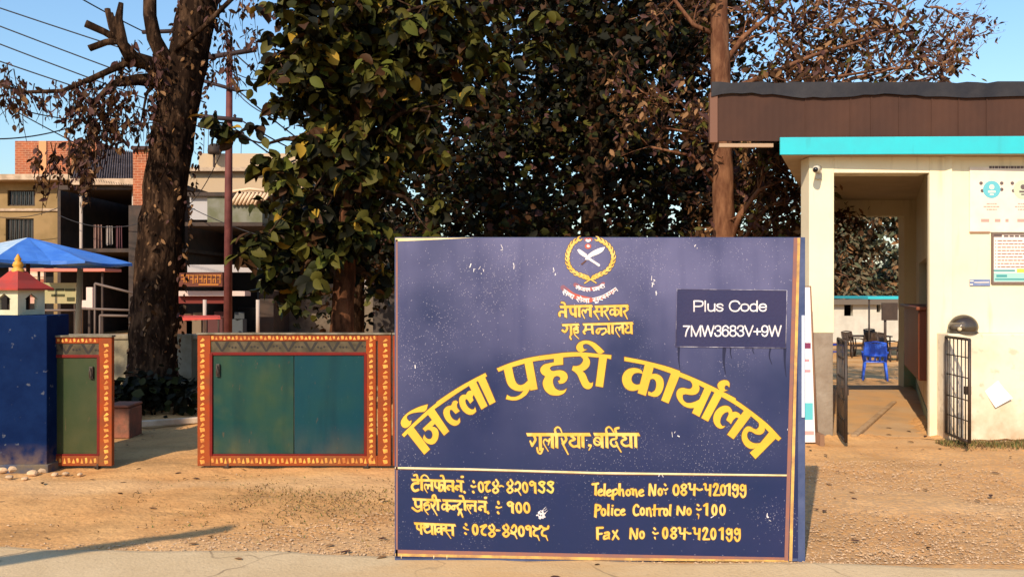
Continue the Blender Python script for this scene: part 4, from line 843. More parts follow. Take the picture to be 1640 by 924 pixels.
add_mix(gteal, mul(gteal, noise_fac(gteal, 2.2, .5, .8, 7, stretch=(3, 1, .4), offset=(4, 0, 2)), .6), (.003, .018, .024, 1))
gteal2 = mat('bluer teal gate enamel', (.002, .036, .058, 1), .34, (.008, .044, .046, 1), 1.1, 5, .12, 5, .38, .66, .15)
add_mix(gteal2, mul(gteal2, noise_fac(gteal2, 2.2, .5, .8, 7, stretch=(3, 1, .4), offset=(1, 0, 6)), .6), (.003, .016, .028, 1))
add_mix(gteal2, mul(gteal2, noise_fac(gteal2, 60, .68, .74), .5), (.10, .14, .12, 1))
ggreen = mat('olive green gate enamel', (.020, .036, .012, 1), .4, (.038, .045, .016, 1), 2, 5, .12, 5, spec=.3)
iron = mat('dark iron', (.02, .018, .017, 1), .5, (.05, .03, .02, 1), 12, spec=.4)
gate_edge = mat('weathered grey top rail', (.20, .17, .12, 1), .8, (.10, .08, .05, 1), 10)
def motif_row(mb, x0, x1, z, y, h, step, up=True):          # little painted petals along a rail
    x = x0; k = 0
    while x < x1:
        w_ = step * random.uniform(.55, .8); hh = h * random.uniform(.75, 1)
        if k % 2: mb.prism([(x, z - hh / 2), (x + w_, z - hh / 2), (x + w_ * .5, z + hh / 2)], y - .0012, y)
        else: mb.prism([(x, z + hh * .45), (x + w_ * .2, z - hh * .45), (x + w_, z - hh * .3), (x + w_ * .8, z + hh * .5)][::-1], y - .0012, y)
        x += step; k += 1
def motif_col(mb, x, z0, z1, y, wd, step):
    z = z0; k = 0
    while z < z1:
        hh = step * random.uniform(.6, .85); ww = wd * random.uniform(.75, 1)
        if k % 2: mb.prism([(x - ww / 2, z), (x + ww * .1, z + hh * .15), (x + ww / 2, z + hh * .5), (x + ww * .1, z + hh)][::-1], y - .0012, y)
        else: mb.prism([(x - ww / 2, z + hh), (x - ww * .3, z), (x + ww / 2, z + hh * .25), (x + ww * .4, z + hh)], y - .0012, y)
        z += step; k += 1
def gate(label, x0, x1, D, ytop, ybot, teal, seam, double, handle_side, group='painted steel entrance gates'):
    m = D / F
    X = lambda px: (px - CX) * m
    Z = lambda py: CH + (HY - py) * m
    g = thing('entrance_gate', label, 'gate', (X((x0 + x1) / 2), D, 0), group)
    H = ytop - ybot
    st = 21                                                  # stile width in px
    y0, y1 = D, D + .05
    mb = MB()
    mb.b2(X(x0), X(x0 + st), y0, y1, Z(ybot), Z(ytop + 3)); mb.b2(X(x1 - st), X(x1), y0, y1, Z(ybot), Z(ytop + 3))
    mb.b2(X(x0 + st), X(x1 - st), y0 + .002, y1, Z(ybot), Z(ybot - 16)); mb.b2(X(x0 + st), X(x1 - st), y0 + .002, y1, Z(ytop + 13), Z(ytop + 3))
    if double: mb.b2(X(x1 - st - 19), X(x1 - st - 3), y0 + .001, y1, Z(ybot), Z(ytop + 3))
    obj('frame', mb, gred, g, .004)
    mb = MB(); mb.b2(X(x0 - 1), X(x1 + 1), y0 - .012, y1 + .012, Z(ytop + 3), Z(ytop)); obj('top_rail', mb, gate_edge, g, .003)
    xi0 = x0 + st; xi1 = x1 - st - (19 if double else 0)
    mb = MB(); mb.b2(X(xi0), X(xi1), y0 + .012, y1 - .01, Z(ytop + 31), Z(ytop + 13)); bandp = obj('pattern_band', mb, ggry, g)
    mb = MB(); n = max(2, int((xi1 - xi0) / 34)); stp = (xi1 - xi0) / n; yb = y0 + .012
    for k in range(n):
        c = xi0 + stp * (k + .5)
        for sg in (-1, 1):
            a, b = (X(c + sg * stp * .26), Z(ytop + 14.5)), (X(c), Z(ytop + 30)); wv = stp * .075 * m
            mb.prism([(a[0] - wv, a[1]), (a[0] + wv, a[1]), (b[0] + wv * .6, b[1]), (b[0] - wv * .6, b[1])], yb - .0014 - .0004 * sg, yb)
        for q in range(3): cx_ = X(c + stp * .5 - 6 + q * 5); cz = Z(ytop + 23 + random.gauss(0, 1)); r_ = 2.2 * m; mb.prism([(cx_ - r_, cz), (cx_, cz + r_), (cx_ + r_, cz), (cx_, cz - r_)], yb - .0012, yb)
    obj('triangle_pattern', mb, gblk, bandp)
    mb = MB(); mb.b2(X(xi0), X(xi1), y0 + .004, y1, Z(ytop + 36), Z(ytop + 31)); mb.b2(X(xi0), X(xi1), y0 + .004, y1, Z(ybot - 16), Z(ybot - 19))
    mb.b2(X(xi0 - 1.5), X(xi0 + 3), y0 - .002, y1, Z(ybot - 16), Z(ytop + 33)); mb.b2(X(xi1 - 3), X(xi1 + 1.5), y0 - .002, y1, Z(ybot - 16), Z(ytop + 33)); obj('inner_border', mb, gcar, g, .003)
    xs_ = [xi0 + 3] + ([seam] if seam else []) + [xi1 - 3]
    for a, b in zip(xs_[:-1], xs_[1:]):
        mb = MB(); gap = .9; n1 = 10; v = []
        mb.b2(X(a) + .003, X(b) - .003, y0 + .016, y1 - .006, Z(ybot - 19), Z(ytop + 36)); obj('panel', mb, teal if a == xs_[0] else gteal2, g, .003)
    mb = MB()
    motif_col(mb, X(x0 + 8), Z(ybot - 3), Z(ytop + 12), y0, 9 * m, 8.5 * m); motif_col(mb, X(x1 - 9), Z(ybot - 3), Z(ytop + 12), y0, 9 * m, 8.5 * m)
    if double: motif_col(mb, X(x1 - st - 11), Z(ybot - 3), Z(ytop + 12), y0 + .001, 8 * m, 8.5 * m)
    motif_row(mb, X(x0 + st + 1), X(x1 - st - 5), Z(ybot - 8.5), y0 + .002, 10 * m, 7 * m); motif_row(mb, X(x0 + st + 1), X(x1 - st - 5), Z(ytop + 8), y0 + .002, 6.5 * m, 6.5 * m)
    obj('painted_pattern', mb, gyel, g)
    hx = x0 + st + 12 if handle_side < 0 else x1 - st - 12
    mb = MB(); mb.box((X(hx), y0 + .004, Z(ytop + 60)), (6 * m, .024, 20 * m)); mb.tube([(X(hx), y0 - .02, Z(ytop + 52)), (X(hx), y0 - .035, Z(ytop + 60)), (X(hx), y0 - .02, Z(ytop + 68))], .006, 6); obj('latch', mb, iron, g, .003)
    for wx in ((x0 + 46, x1 - 40) if handle_side < 0 else (x1 - 26,)):
        mb = MB(); r_ = Z(ybot) / 2 + .012; c = Vector((X(wx), (y0 + y1) / 2, r_ - .004))
        mb.tube([c + Vector((0, -.02, 0)), c + Vector((0, .02, 0))], r_, 14); mb.box((X(wx) + .015, y0 + .025, Z(ybot) - .005), (.012, .05, .05)); obj('wheel', mb, iron, g)
    return g
DG = 7.25
gate('wide closed teal gate leaf with orange patterned border, right of the opening', 316, 626, DG, 533, 746, gteal, 470, True, -1)
gate('second teal gate leaf mostly hidden behind the signboard', 629, 939, DG, 533, 746, gteal, 783, True, 1)
gate('narrow olive gate leaf half in shadow behind the blue pillar', 30, 179, 7.29, 537, 746, ggreen, None, False, 1)

for g_ in (gred, gteal, gteal2, ggreen):
    add_mix(g_, mul(g_, mul(g_, zmask(g_, .42, .02), noise_fac(g_, 5, .32, .68, 7, stretch=(1, 1, .5))), .32), (.18, .12, .045, 1))     # splashed dust near the ground
    add_mix(g_, mul(g_, noise_fac(g_, 40, .70, .75, 3, stretch=(1, 1, .25), offset=(2, 0, 3)), .5), (.10, .06, .035, 1))    # rubbed scratches
# ------------------------------------------------------------------ blue pillar and its little house-shaped cap
DP = 7.15; m = DP / F; XP = lambda px: (px - CX) * m; ZP = lambda py: CH + (HY - py) * m
blue = mat('deep blue pillar paint', (.0015, .009, .046, 1), .7, (.003, .014, .062, 1), 4, 6, .15, 20, spec=.05)
add_mix(blue, mul(blue, mul(blue, zmask(blue, .26, .02), noise_fac(blue, 9, .36, .60, 8)), .55), (.24, .15, .07, 1))
add_mix(blue, mul(blue, noise_fac(blue, 14, .66, .70, 6, offset=(1, 2, 3)), .6), (.10, .11, .13, 1))
p = thing('gate_pillar', 'deep blue square gate pillar at the left edge of the yard', 'pillar', (XP(25), DP + .15, 0))
mb = MB(); mb.b2(XP(-32), XP(75), DP, DP + .36, -.05, ZP(505)); obj('shaft', mb, blue, p, .008)
mb = MB(); mb.b2(XP(-36), XP(79), DP - .02, DP + .38, -.05, .07); obj('footing', mb, mat('stained blue footing', (.03, .045, .09, 1), .9, (.12, .09, .06, 1), 6), p, .01)
p = thing('pillar_lantern', 'small house-shaped lantern with red roof and golden spire on the blue pillar', 'lantern', (XP(10), DP + .17, ZP(505)))
cx_ = XP(10); cy_ = DP + .17; wh = .148
cremew = mat('off white lantern plaster', (.52, .50, .36, 1), .8, (.42, .42, .30, 1), 8)
mb = MB(); zb, zt = ZP(504.6), ZP(464)
t_ = .03; zs = zb + .055; zh = zb + .14
def house_face(mb, M, e_):
    def q(pts): n = len(pts); o_ = [M @ Vector((x, -wh, z)) for x, z in pts] + [M @ Vector((x, -wh + t_, z)) for x, z in pts]; mb.add(o_, [tuple(range(n)), tuple(range(2 * n - 1, n - 1, -1))] + [((i + 1) % n, i, n + i, n + (i + 1) % n) for i in range(n)])
    H = zt - zb; a = .062
    q([(-e_, 0), (e_, 0), (e_, .045), (-e_, .045)]); q([(-e_, .045), (-a, .045), (-a, .14), (-e_, .14)]); q([(a, .045), (e_, .045), (e_, .14), (a, .14)])
    q([(-e_, .14), (-a * 1.2, .14), (0, .19), (0, H), (-e_, H)]); q([(a * 1.2, .14), (e_, .14), (e_, H), (0, H), (0, .19)])
for k in range(4): house_face(mb, Matrix.Translation((cx_, cy_, zb)) @ Matrix.Rotation(k * math.pi / 2, 4, 'Z'), wh if k % 2 == 0 else wh - t_)
obj('walls', mb, cremew, p)
mb = MB(); mb.b2(cx_ - wh + .035, cx_ + wh - .035, cy_ - wh + .035, cy_ + wh - .035, zb + .001, zb + .02); mb.box((cx_, cy_, zb + .10), (.12, .12, .17)); obj('dark_core', mb, mat('near-black inside', (.02, .012, .01, 1), .9), p)  # near-black base and block inside the lantern walls
redt = mat('red lantern roof paint', (.35, .035, .022, 1), .6, (.26, .04, .03, 1), 8)
mb = MB(); e = .20; zz = zt; top = ZP(434)
prof = [(e, zz - .004), (e, zz + .012), (.16, zz + .045), (.11, zz + .085), (.05, top), (.03, top + .01)]
vs = []; fs = []
for r_, z in prof:
    for sx, sy in ((-1, -1), (1, -1), (1, 1), (-1, 1)): vs.append((cx_ + sx * r_, cy_ + sy * r_, z))
for i in range(len(prof) - 1):
    for k in range(4): fs.append((i * 4 + k, i * 4 + (k + 1) % 4, (i + 1) * 4 + (k + 1) % 4, (i + 1) * 4 + k))
fs.append((3, 2, 1, 0)); mb.add(vs, fs); obj('roof', mb, redt, p)
gold = mat('golden orange paint', (.60, .25, .02, 1), .5, (.5, .3, .05, 1), 14)
mb = MB(); sx_ = XP(8.5)
mb.lathe((cx_, cy_, top - .01), [(.062, -.06), (.055, .0), (.05, .03), (.032, .045), (.045, .06), (.038, .09), (.022, .105), (.03, .118), (.018, .14), (.006, .165), (.001, .168)], 14); obj('spire', mb, gold, p)
p.rotation_euler = (0, 0, R(-14))

# ------------------------------------------------------------------ yard bits behind the gate
wallm = mat('grey stained plaster wall', (.27, .23, .15, 1), .9, (.15, .125, .08, 1), 2.2, 7, .4, 18, .35, .7)
add_mix(wallm, mul(wallm, noise_fac(wallm, 4, .5, .8, 6, stretch=(2, 1, .4)), .5), (.09, .07, .045, 1))
DW = 12.0
t = thing('boundary_wall', 'low grey stained plaster wall running behind the gates and trees', 'wall', (-3, DW, 0))
mb = MB(); mb.b2(-20, 3.5, DW, DW + .22, -.1, at(0, 543, DW).z); obj('wall_body', mb, wallm, t, .01)
mb = MB(); mb.b2(-20, 3.5, DW - .03, DW + .25, at(0, 543, DW).z, at(0, 536, DW).z); obj('coping', mb, mat('pale coping', (.30, .25, .17, 1), .9, (.18, .14, .09, 1), 5), t, .008)
for k, px in enumerate((292,)):
    mb = MB(); c = at(px, 540, DW); mb.b2(c.x - .16, c.x + .16, DW - .06, DW, -.1, c.z + .05); obj('pier', mb, mat('grey pier plaster', (.25, .24, .19, 1), .9, (.18, .16, .11, 1), 4), t, .008)
mb = MB(); mb.tube([at(165, 730, 9.0), at(240, 712, 9.35), at(330, 695, 9.75), at(420, 680, 10.2)], .045, 6)
mb = MB(); a = Vector((-5.2, 9.0, 0)); b = Vector((-3.0, 10.1, 0)); d = (b - a).normalized(); M_ = Matrix.Rotation(math.atan2(d.y, d.x), 4, 'Z')
mb.box((a + b) / 2 + Vector((0, 0, .05)), ((b - a).length, .07, .07), M=M_)
tag(obj('kerb', mb, mat('pale kerb concrete', (.55, .42, .30, 1), .9, (.4, .28, .18, 1), 6), None, .01), 'thin pale kerb line crossing the shaded drive behind the open gate', 'kerb')
brick = mat('old red brick', (.24, .085, .05, 1), .9, (.15, .07, .045, 1), 10, 6, .4, 20)
mb = MB(); c = at(197, 705, 8.9); mb.box((c.x, 8.95, .16), (.24, .3, .33)); mb.box((c.x - .01, 8.94, .345), (.27, .33, .03)); tag(obj('brick_stump', mb, brick, None, .012), 'short stump of old red brickwork beside the narrow gate leaf', 'brick stump')
for k, (x, y, s) in enumerate(((5, 752, .10), (28, 750, .15), (52, 757, .09), (70, 752, .08), (88, 758, .06), (105, 756, .05), (128, 757, .045), (15, 762, .06), (40, 764, .05))):
    D = 2080 / (y + 4 - 465); c = at(x, y, D); bm = bmesh.new(); bmesh.ops.create_icosphere(bm, subdivisions=2, radius=s * .6)
    for v in bm.verts: v.co = Vector((v.co.x * random.uniform(.9, 1.1), v.co.y * random.uniform(.7, .9), v.co.z * random.uniform(.45, .6)))
    me = bpy.data.meshes.new('stone'); bm.to_mesh(me); bm.free(); o = link_mesh('stone', me, grav[(k * 2 + 3) % 4]); o.location = (c.x, D, s * .2); o.rotation_euler = (0, 0, k * 1.3)
    tag(o, ('pale flat stone at the foot of the blue pillar, near its left edge', 'largest pale flat slab at the foot of the blue pillar', 'rounded stone under the right corner of the blue pillar', 'brown stone just right of the blue pillar foot', 'stone below the narrow gate leaf, nearest the pillar', 'small stone below the middle of the narrow gate leaf', 'small stone below the wheel of the narrow gate leaf', 'front left pebble before the blue pillar', 'front right pebble before the blue pillar')[k], 'stone', 'rubble along the foot of the gate pillar')
# dark shrub in the shadow at the tree's foot
t = thing('shrub', 'dark low shrub at the foot of the leaning trunk', 'shrub', at(240, 640, 10.9) * Vector((1, 1, 0)) if False else Vector((at(250, 640, 10.6).x, 10.6, 0)))
ends = []; mb = MB()
for _ in range(14): twigs(mb, (t.location.x + random.gauss(0, .25), 10.6 + random.gauss(0, .15), 0), (random.gauss(0, .4), random.gauss(0, .3), 1), .012, 1, ends, 0, .3, .5, 3)
obj('stems', mb, bark_dark, t)
leaf_object('foliage', [np.array(e) + rng.normal(0, .07, 3) for e in ends for _ in range(5)], .12, [LD, LG], [4, 1], t, LEAF_BROAD, .3)

# ------------------------------------------------------------------ shops and houses across the lane
def bbox_part(name, parent, m_, x0, y0, x1, y1, D, depth, bevel=0):
    mb = MB(); mb.bpx(x0, y0, x1, y1, D, depth); return obj(name, mb, m_, parent, bevel)
def wall_with_holes(parent, name, m_, x0, y0, x1, y1, D, th, holes):   # front wall cut round its window openings
    mb = MB(); ysort = sorted({y0, y1} | {h[1] for h in holes} | {h[3] for h in holes})
    for ya, yb in zip(ysort[:-1], ysort[1:]):
        cut = sorted([(h[0], h[2]) for h in holes if h[1] <= ya and h[3] >= yb]); x = x0
        for a, b in cut: mb.bpx(x, ya, a, yb, D, th); x = b
        mb.bpx(x, ya, x1, yb, D, th)
    return obj(name, mb, m_, parent)
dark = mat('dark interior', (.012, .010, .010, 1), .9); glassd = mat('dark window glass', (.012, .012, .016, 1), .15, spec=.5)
obrick = mat('orange brick', (.34, .09, .035, 1), .9, (.22, .07, .035, 1), 3, 6, .2, 8)
n_b, L_b, p_b = nodes_of(obrick); tcb = n_b.new('ShaderNodeTexCoord'); mpb = n_b.new('ShaderNodeMapping'); mpb.inputs['Rotation'].default_value = (R(90), 0, 0); L_b.new(tcb.outputs['Object'], mpb.inputs[0])
bt = n_b.new('ShaderNodeTexBrick'); bt.inputs['Scale'].default_value = 1.0; bt.inputs['Brick Width'].default_value = .24; bt.inputs['Row Height'].default_value = .085; bt.inputs['Mortar Size'].default_value = .012; L_b.new(mpb.outputs[0], bt.inputs[0]); add_mix(obrick, mul(obrick, bt.outputs['Fac'], .55), (.45, .26, .16, 1))
tan = mat('ochre plaster house wall', (.25, .165, .075, 1), .9, (.18, .12, .05, 1), 1.2, 6, .1, 6)
creamw = mat('cream plaster', (.40, .30, .20, 1), .9, (.42, .31, .20, 1), 1.5, 6, .1, 6)
slabm = mat('pale slab edge', (.48, .36, .26, 1), .9, (.3, .22, .15, 1), 3)
tin = mat('dark rusty tin', (.05, .03, .022, 1), .7, (.025, .018, .015, 1), 3, spec=.3)
h1 = thing('terrace_house', 'ochre plastered house with dark windows and orange brick roof room behind the blue umbrella', 'house', (at(30, 500, 30).x, 32, 0))
holes = [(12, 305, 56, 330), (9, 350, 54, 386), (-52, 305, -20, 386), (-64, 424, 86, 640)]
wall_with_holes(h1, 'wall', tan, -70, 288, 92, 640, 30, .25, holes)
mb = MB(); a = at(-70, 0, 30).x; b = at(92, 0, 30).x; zt = at(0, 288, 30).z; mb.b2(a, b, 35.8, 36, 0, zt); mb.b2(a, a + .2, 30.25, 35.8, 0, zt); mb.b2(b - .2, b, 30.25, 35.8, 0, zt); obj('side_walls', mb, tan, h1)
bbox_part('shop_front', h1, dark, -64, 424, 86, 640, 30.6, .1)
for h in holes[:3]:
    f = MB(); 
    for q in ((h[0], h[1], h[2], h[1] + 2), (h[0], h[3] - 2, h[2], h[3]), (h[0], h[1] + 2, h[0] + 2, h[3] - 2), (h[2] - 2, h[1] + 2, h[2], h[3] - 2)): f.bpx(*q, 30.08, .08)
    wf = obj('window', f, tin, h1); bbox_part('pane', wf, glassd, h[0] + 2, h[1] + 2, h[2] - 2, h[3] - 2, 30.12, .02)
bbox_part('roof_slab', h1, slabm, -80, 279, 112, 288, 29.4, 6.8)
o = bbox_part('roof_room', h1, obrick, 24, 226, 155, 279, 31, 4.5); bbox_part('corner_pier', o, mat('pale orange mortar pier', (.55, .26, .12, 1), .9), 62, 226, 74, 279, 30.95, .049)
bbox_part('string_course', h1, slabm, -70, 334, 92, 338, 29.93, .069)
h2 = thing('tin_roof_house', 'dark open-fronted house with corrugated grey roof behind the leaning trunk', 'house', (at(190, 500, 28).x, 30, 0))
mb = MB(); a = at(112, 283, 27.0); b = at(232, 300, 27.0); c = at(228, 245, 32); d = at(128, 232, 32)
n = 30; vs = []; 
for k in range(n * 2 + 1):
    t_ = k / (2 * n); off = .035 if k % 2 else -.035; vs += [a.lerp(b, t_) + Vector((0, 0, off)), d.lerp(c, t_) + Vector((0, 0, off))]
for k in range(n * 2): mb.add([vs[2 * k], vs[2 * k + 2], vs[2 * k + 3], vs[2 * k + 1]], [(0, 1, 2, 3)])
o = obj('roof', mb, mat('weathered corrugated sheet', (.09, .07, .07, 1), .7, (.05, .035, .03, 1), 3, spec=.15), h2); sm_ = o.modifiers.new('th', 'SOLIDIFY'); sm_.thickness = .02
bbox_part('fascia', h2, slabm, 112, 286, 236, 296, 27.0, .15)
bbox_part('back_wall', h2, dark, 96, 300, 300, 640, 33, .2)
bbox_part('upper_floor', h2, tin, 92, 398, 300, 404, 27.4, 5.5)
bbox_part('ceiling_slab', h2, tin, 92, 297, 300, 304, 27.2, 5.8)
for x in (130, 214): mb = MB(); q = at(x, 304, 27.5); mb.tube([(q.x, 27.5, 0), (q.x, 27.5, q.z)], .055, 8); obj('post', mb, mat('greyish post', (.35, .29, .25, 1), .8), h2)
bbox_part('side_wall', h2, tin, 92, 300, 97, 640, 28, 5); bbox_part('side_wall', h2, tin, 296, 300, 301, 640, 28, 5)
t = thing('brick_chimney', 'square orange brick column rising left of the leaning trunk', 'chimney', (at(236, 330, 26.5).x, 27, 0))
bbox_part('shaft', t, obrick, 213, 240, 260, 329, 26.6, 1); bbox_part('base', t, tin, 206, 329, 264, 640, 26.58, 1.1); bbox_part('cap', t, mat('dark cap', (.05, .03, .03, 1), .9), 210, 234, 263, 240, 26.5, 1.2)
h3 = thing('shop_building', 'cream shop building with railed balcony and dark shop fronts behind the utility pole', 'building', (at(400, 500, 26).x, 29, 0))
bbox_part('upper_wall', h3, creamw, 300, 272, 560, 330, 30, 4); bbox_part('roof_parapet', h3, creamw, 318, 246, 520, 272, 31, 3); bbox_part('cornice', h3, slabm, 296, 268, 565, 274, 29.7, 4.6)
bbox_part('balcony', h3, mat('greenish grey balcony', (.10, .105, .06, 1), .8, (.16, .16, .13, 1), 2), 332, 314, 420, 356, 26, 4); bbox_part('balcony_end', h3, mat('pale grey balcony end', (.34, .33, .34, 1), .8), 304, 314, 332, 352, 26.1, 3.8)
bbox_part('balcony_cap', h3, tin, 300, 308, 424, 314, 25.9, 4.2)
ral = mat('cream railing', (.60, .44, .30, 1), .8)
for k in range(9):
    x = 374 + k * 6.2; mb = MB(); mb.tube([at(x - 3, 328, 25.9), at(x + 2, 318, 25.85), at(x + 8, 309, 25.9)], .05, 6); obj('baluster', mb, ral, h3)
mb = MB(); mb.tube([at(372, 307, 25.9), at(400, 303, 25.9), at(436, 307, 25.9)], .05, 6); obj('rail', mb, ral, h3)
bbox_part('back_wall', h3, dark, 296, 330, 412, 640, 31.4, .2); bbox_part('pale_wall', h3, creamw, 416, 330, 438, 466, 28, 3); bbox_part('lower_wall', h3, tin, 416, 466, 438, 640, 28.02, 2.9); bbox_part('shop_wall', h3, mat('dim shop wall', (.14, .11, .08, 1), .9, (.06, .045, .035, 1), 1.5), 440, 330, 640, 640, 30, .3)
bbox_part('floor_slab', h3, tin, 296, 356, 420, 362, 26, 5.4)
bbox_part('shelf_band', h3, mat('pale grey fascia strip', (.35, .32, .32, 1), .7), 300, 424, 412, 436, 26.8, .5); bbox_part('lower_band', h3, mat('pinkish white strip', (.50, .38, .34, 1), .7), 283, 466, 392, 474, 26.2, .6)
bbox_part('awning', h3, mat('dark red awning', (.13, .02, .015, 1), .8), 284, 474, 362, 486, 26.4, .5)
for x in (328, 413): mb = MB(); q = at(x, 480, 25.5); mb.tube([(q.x, 25.5, 0), (q.x, 25.5, q.z)], .06, 8); obj('post', mb, mat('pale post', (.40, .33, .29, 1), .8), h3)
for x in (345, 395): bbox_part('shop_opening', h3, glassd, x - 14, 492, x + 14, 640, 31.3, .08)
t = thing('shop_sign', 'orange lettered dark shop sign left of the utility pole', 'sign', at(321, 447, 25.8))
mb = MB(); mb.bpx(286, 437, 356, 459, 25.8, .1); b_ = obj('board', mb, mat('dark brown sign board', (.10, .025, .012, 1), .7), t)
mb = MB()
for k in range(9):
    x = 290 + k * 7.2; mb.bpx(x, 440, x + 6.4, 442, 25.78, .018); mb.bpx(x + 4, 442, x + 5.6, 453 + random.uniform(-2, 2), 25.78, .018); mb.bpx(x + .3, 446, x + 4, 447.8, 25.78, .018)
    if k % 2: mb.bpx(x + .3, 447.8, x + 1.8, 453, 25.78, .018)
mb.bpx(318, 454.5, 350, 457, 25.78, .018); obj('lettering', mb, mat('orange sign letters', (.36, .13, .02, 1), .7), t)
t = thing('shop_awning', 'bright red tilted cloth awning low in front of the dark shops', 'awning', at(316, 512, 24.5))
mb = MB(); mb.add([at(278, 508, 24.3), at(353, 509, 24.3), at(352, 505, 25.3), at(283, 505, 25.3), at(278, 514, 24.3), at(353, 511, 24.3)], [(0, 1, 2, 3), (4, 5, 1, 0)]); o = obj('cloth', mb, mat('red awning cloth', (.42, .055, .045, 1), .8), t); s_ = o.modifiers.new('th', 'SOLIDIFY'); s_.thickness = .02
for x in (281, 350): mb = MB(); q = at(x, 508, 24.35); mb.tube([(q.x, 24.35, 0), q], .03, 6); obj('pole', mb, tin, t)
t = thing('vertical_sign', 'narrow white vertical shop sign with dark letters beside the signboard', 'sign', at(594, 435, 24))
mb = MB(); mb.bpx(583, 410, 606, 459, 24, .12); obj('board', mb, mat('white sign sheet', (.40, .36, .36, 1), .7), t)
mb = MB()
for y in (416, 428, 440): mb.lathe((0, 0, 0), [(.001, 0)], 3) if False else None; mb.tube([at(594 + 4.5 * math.cos(a * .7), y + 4 * math.sin(a * .7), 23.985) for a in range(9)], .028, 5)
mb.bpx(587, 452, 602, 454, 23.97, .03); obj('lettering', mb, mat('dark maroon letters', (.05, .015, .015, 1), .7), t)
t = thing('shop_window', 'pale framed shop window right of the vertical sign', 'window', at(625, 440, 24.3))
mb = MB(); mb.bpx(614, 424, 618, 462, 24.3, .1); mb.bpx(618, 456, 680, 462, 24.3, .1); mb.bpx(618, 424, 680, 428, 24.3, .1); mb.bpx(676, 428, 680, 456, 24.3, .1); obj('frame', mb, mat('pale window frame', (.42, .40, .42, 1), .6), t); bbox_part('pane', t, glassd, 618, 428, 676, 456, 24.36, .03)
bbox_part('lintel', t, mat('dark lintel', (.05, .04, .04, 1), .8), 575, 405, 700, 409, 24.4, 1)
mb = MB(); q = at(645, 462, 24.4); mb.b2(q.x - .9, q.x + .9, 24.42, 24.6, 0, q.z); obj('wall_below', mb, mat('dim wall', (.05, .04, .035, 1), .9), t)
# signs under the umbrella
t = thing('shop_sign', 'pale green shop sign with dark lettering under the blue umbrella', 'sign', at(95, 470, 22))
bbox_part('board', t, mat('pale green sheet', (.26, .26, .13, 1), .8, (.34, .28, .15, 1), 2), 66, 453, 124, 486, 22, .1)
mb = MB()
for a, b, y in ((76, 86, 464), (89, 102, 464), (104, 120, 464.5), (82, 103, 473)): mb.bpx(a, y - 2, b, y + 1.8, 21.985, .016)
mb.bpx(107, 476, 119, 482, 21.985, .016); obj('lettering', mb, mat('dark sign lettering', (.05, .05, .02, 1), .8), t)
bbox_part('post', t, tin, 70, 486, 72, 640, 22.02, .06); bbox_part('post', t, tin, 118, 486, 120, 640, 22.02, .06)
t = thing('shop_hoarding', 'pinkish striped shop hoarding seen beside the red lantern roof', 'hoarding', at(45, 450, 22.5))
bbox_part('board', t, mat('pink and cream hoarding', (.45, .24, .19, 1), .8, (.50, .38, .24, 1), 2, 3), 14, 428, 70, 486, 22.4, .1)
for k, y in enumerate((438, 447, 458, 470)): bbox_part('stripe', t, mat('hoarding stripe %d' % k, ((.6, .42, .32, 1), (.30, .09, .05, 1), (.62, .45, .38, 1), (.18, .05, .03, 1))[k], .8), 14, y, 70, y + 5, 22.38, .018)
bbox_part('post', t, tin, 40, 486, 43, 640, 22.42, .06)
t = thing('stall_awning', 'long pink edged tin shade behind the umbrella', 'awning', at(110, 432, 21.5)); mb = MB(); mb.bpx(44, 430, 168, 434.5, 21.3, .9); obj('sheet', mb, mat('pink painted edge', (.50, .16, .12, 1), .7), t); bbox_part('post', t, tin, 162, 434, 164.5, 640, 21.5, .06); bbox_part('post', t, tin, 60, 434, 62.5, 640, 21.5, .06)
t = thing('wall_board', 'white notice board leaning by the pale post left of the trunk', 'board', at(141, 475, 20)); mb = MB(); mb.bpx(138, 460, 148, 494, 20, .12); mb.bpx(130, 481, 138, 492, 20.002, .1); obj('board', mb, mat('white board', (.62, .46, .40, 1), .7), t); bbox_part('post', t, tin, 141, 494, 144, 640, 20.02, .05)
for k, (pa, pb, lab) in enumerate((((152, 454), (216, 470), 'upper pale pole sloping down towards the trunk'), ((130, 494), (212, 497), 'upper level pale pipe left of the trunk'), ((160, 505), (212, 506), 'lower level pale pipe left of the trunk'), ((46, 497), (130, 497), 'pale pipe just above the dark wall by the lantern'))):
    mb = MB(); mb.tube([at(*pa, 19.5), at(*pb, 19.5)], .03, 6)
    for q in (pa, pb): w_ = at(*q, 19.5); mb.tube([(w_.x, 19.5, 0), (w_.x, 19.5, w_.z)], .025, 6)
    tag(obj('stall_pipe', mb, mat('pale pipe', (.13, .095, .08, 1), .7)), lab, 'pipe', 'pipes of the stall frame')

# umbrella
DU = 15.0; c = at(45, 382, DU)
t = thing('market_umbrella', 'wide faded blue tarpaulin umbrella over a stall', 'umbrella', (c.x, DU, 0))
ub = mat('blue tarpaulin', (.035, .135, .50, 1), .45, (.06, .19, .58, 1), 2.5, 5, .15, 10, spec=.4); ubp = mat('pale blue patch', (.42, .50, .58, 1), .5, (.30, .42, .55, 1), 5)
mb = MB(); zt = c.z; ze = at(0, 424, DU).z; RR = 1.68; ns = 8; vs = []; fs = []; rings = [(.02, 0), (.35, .27), (.7, .60), (1.0, .90), (1.0, .99)]
seg = 6
for (r_, d_) in rings:
    for k in range(ns * seg):
        a = 2 * math.pi * (k / (ns * seg)) + .25; u = (k % seg) / seg; sag = 4 * u * (1 - u); rr = RR * r_ * (1 - .16 * sag * r_) * (1.05 if math.cos(a) > .7 else 1); vs.append((c.x + rr * math.cos(a), DU + rr * math.sin(a), zt - (zt - ze) * (d_ - .16 * sag * (r_ ** 2) * .0) - .05 * sag * r_ * (1 - r_ * .5) - .022 * random.random() * (r_ > .3)))
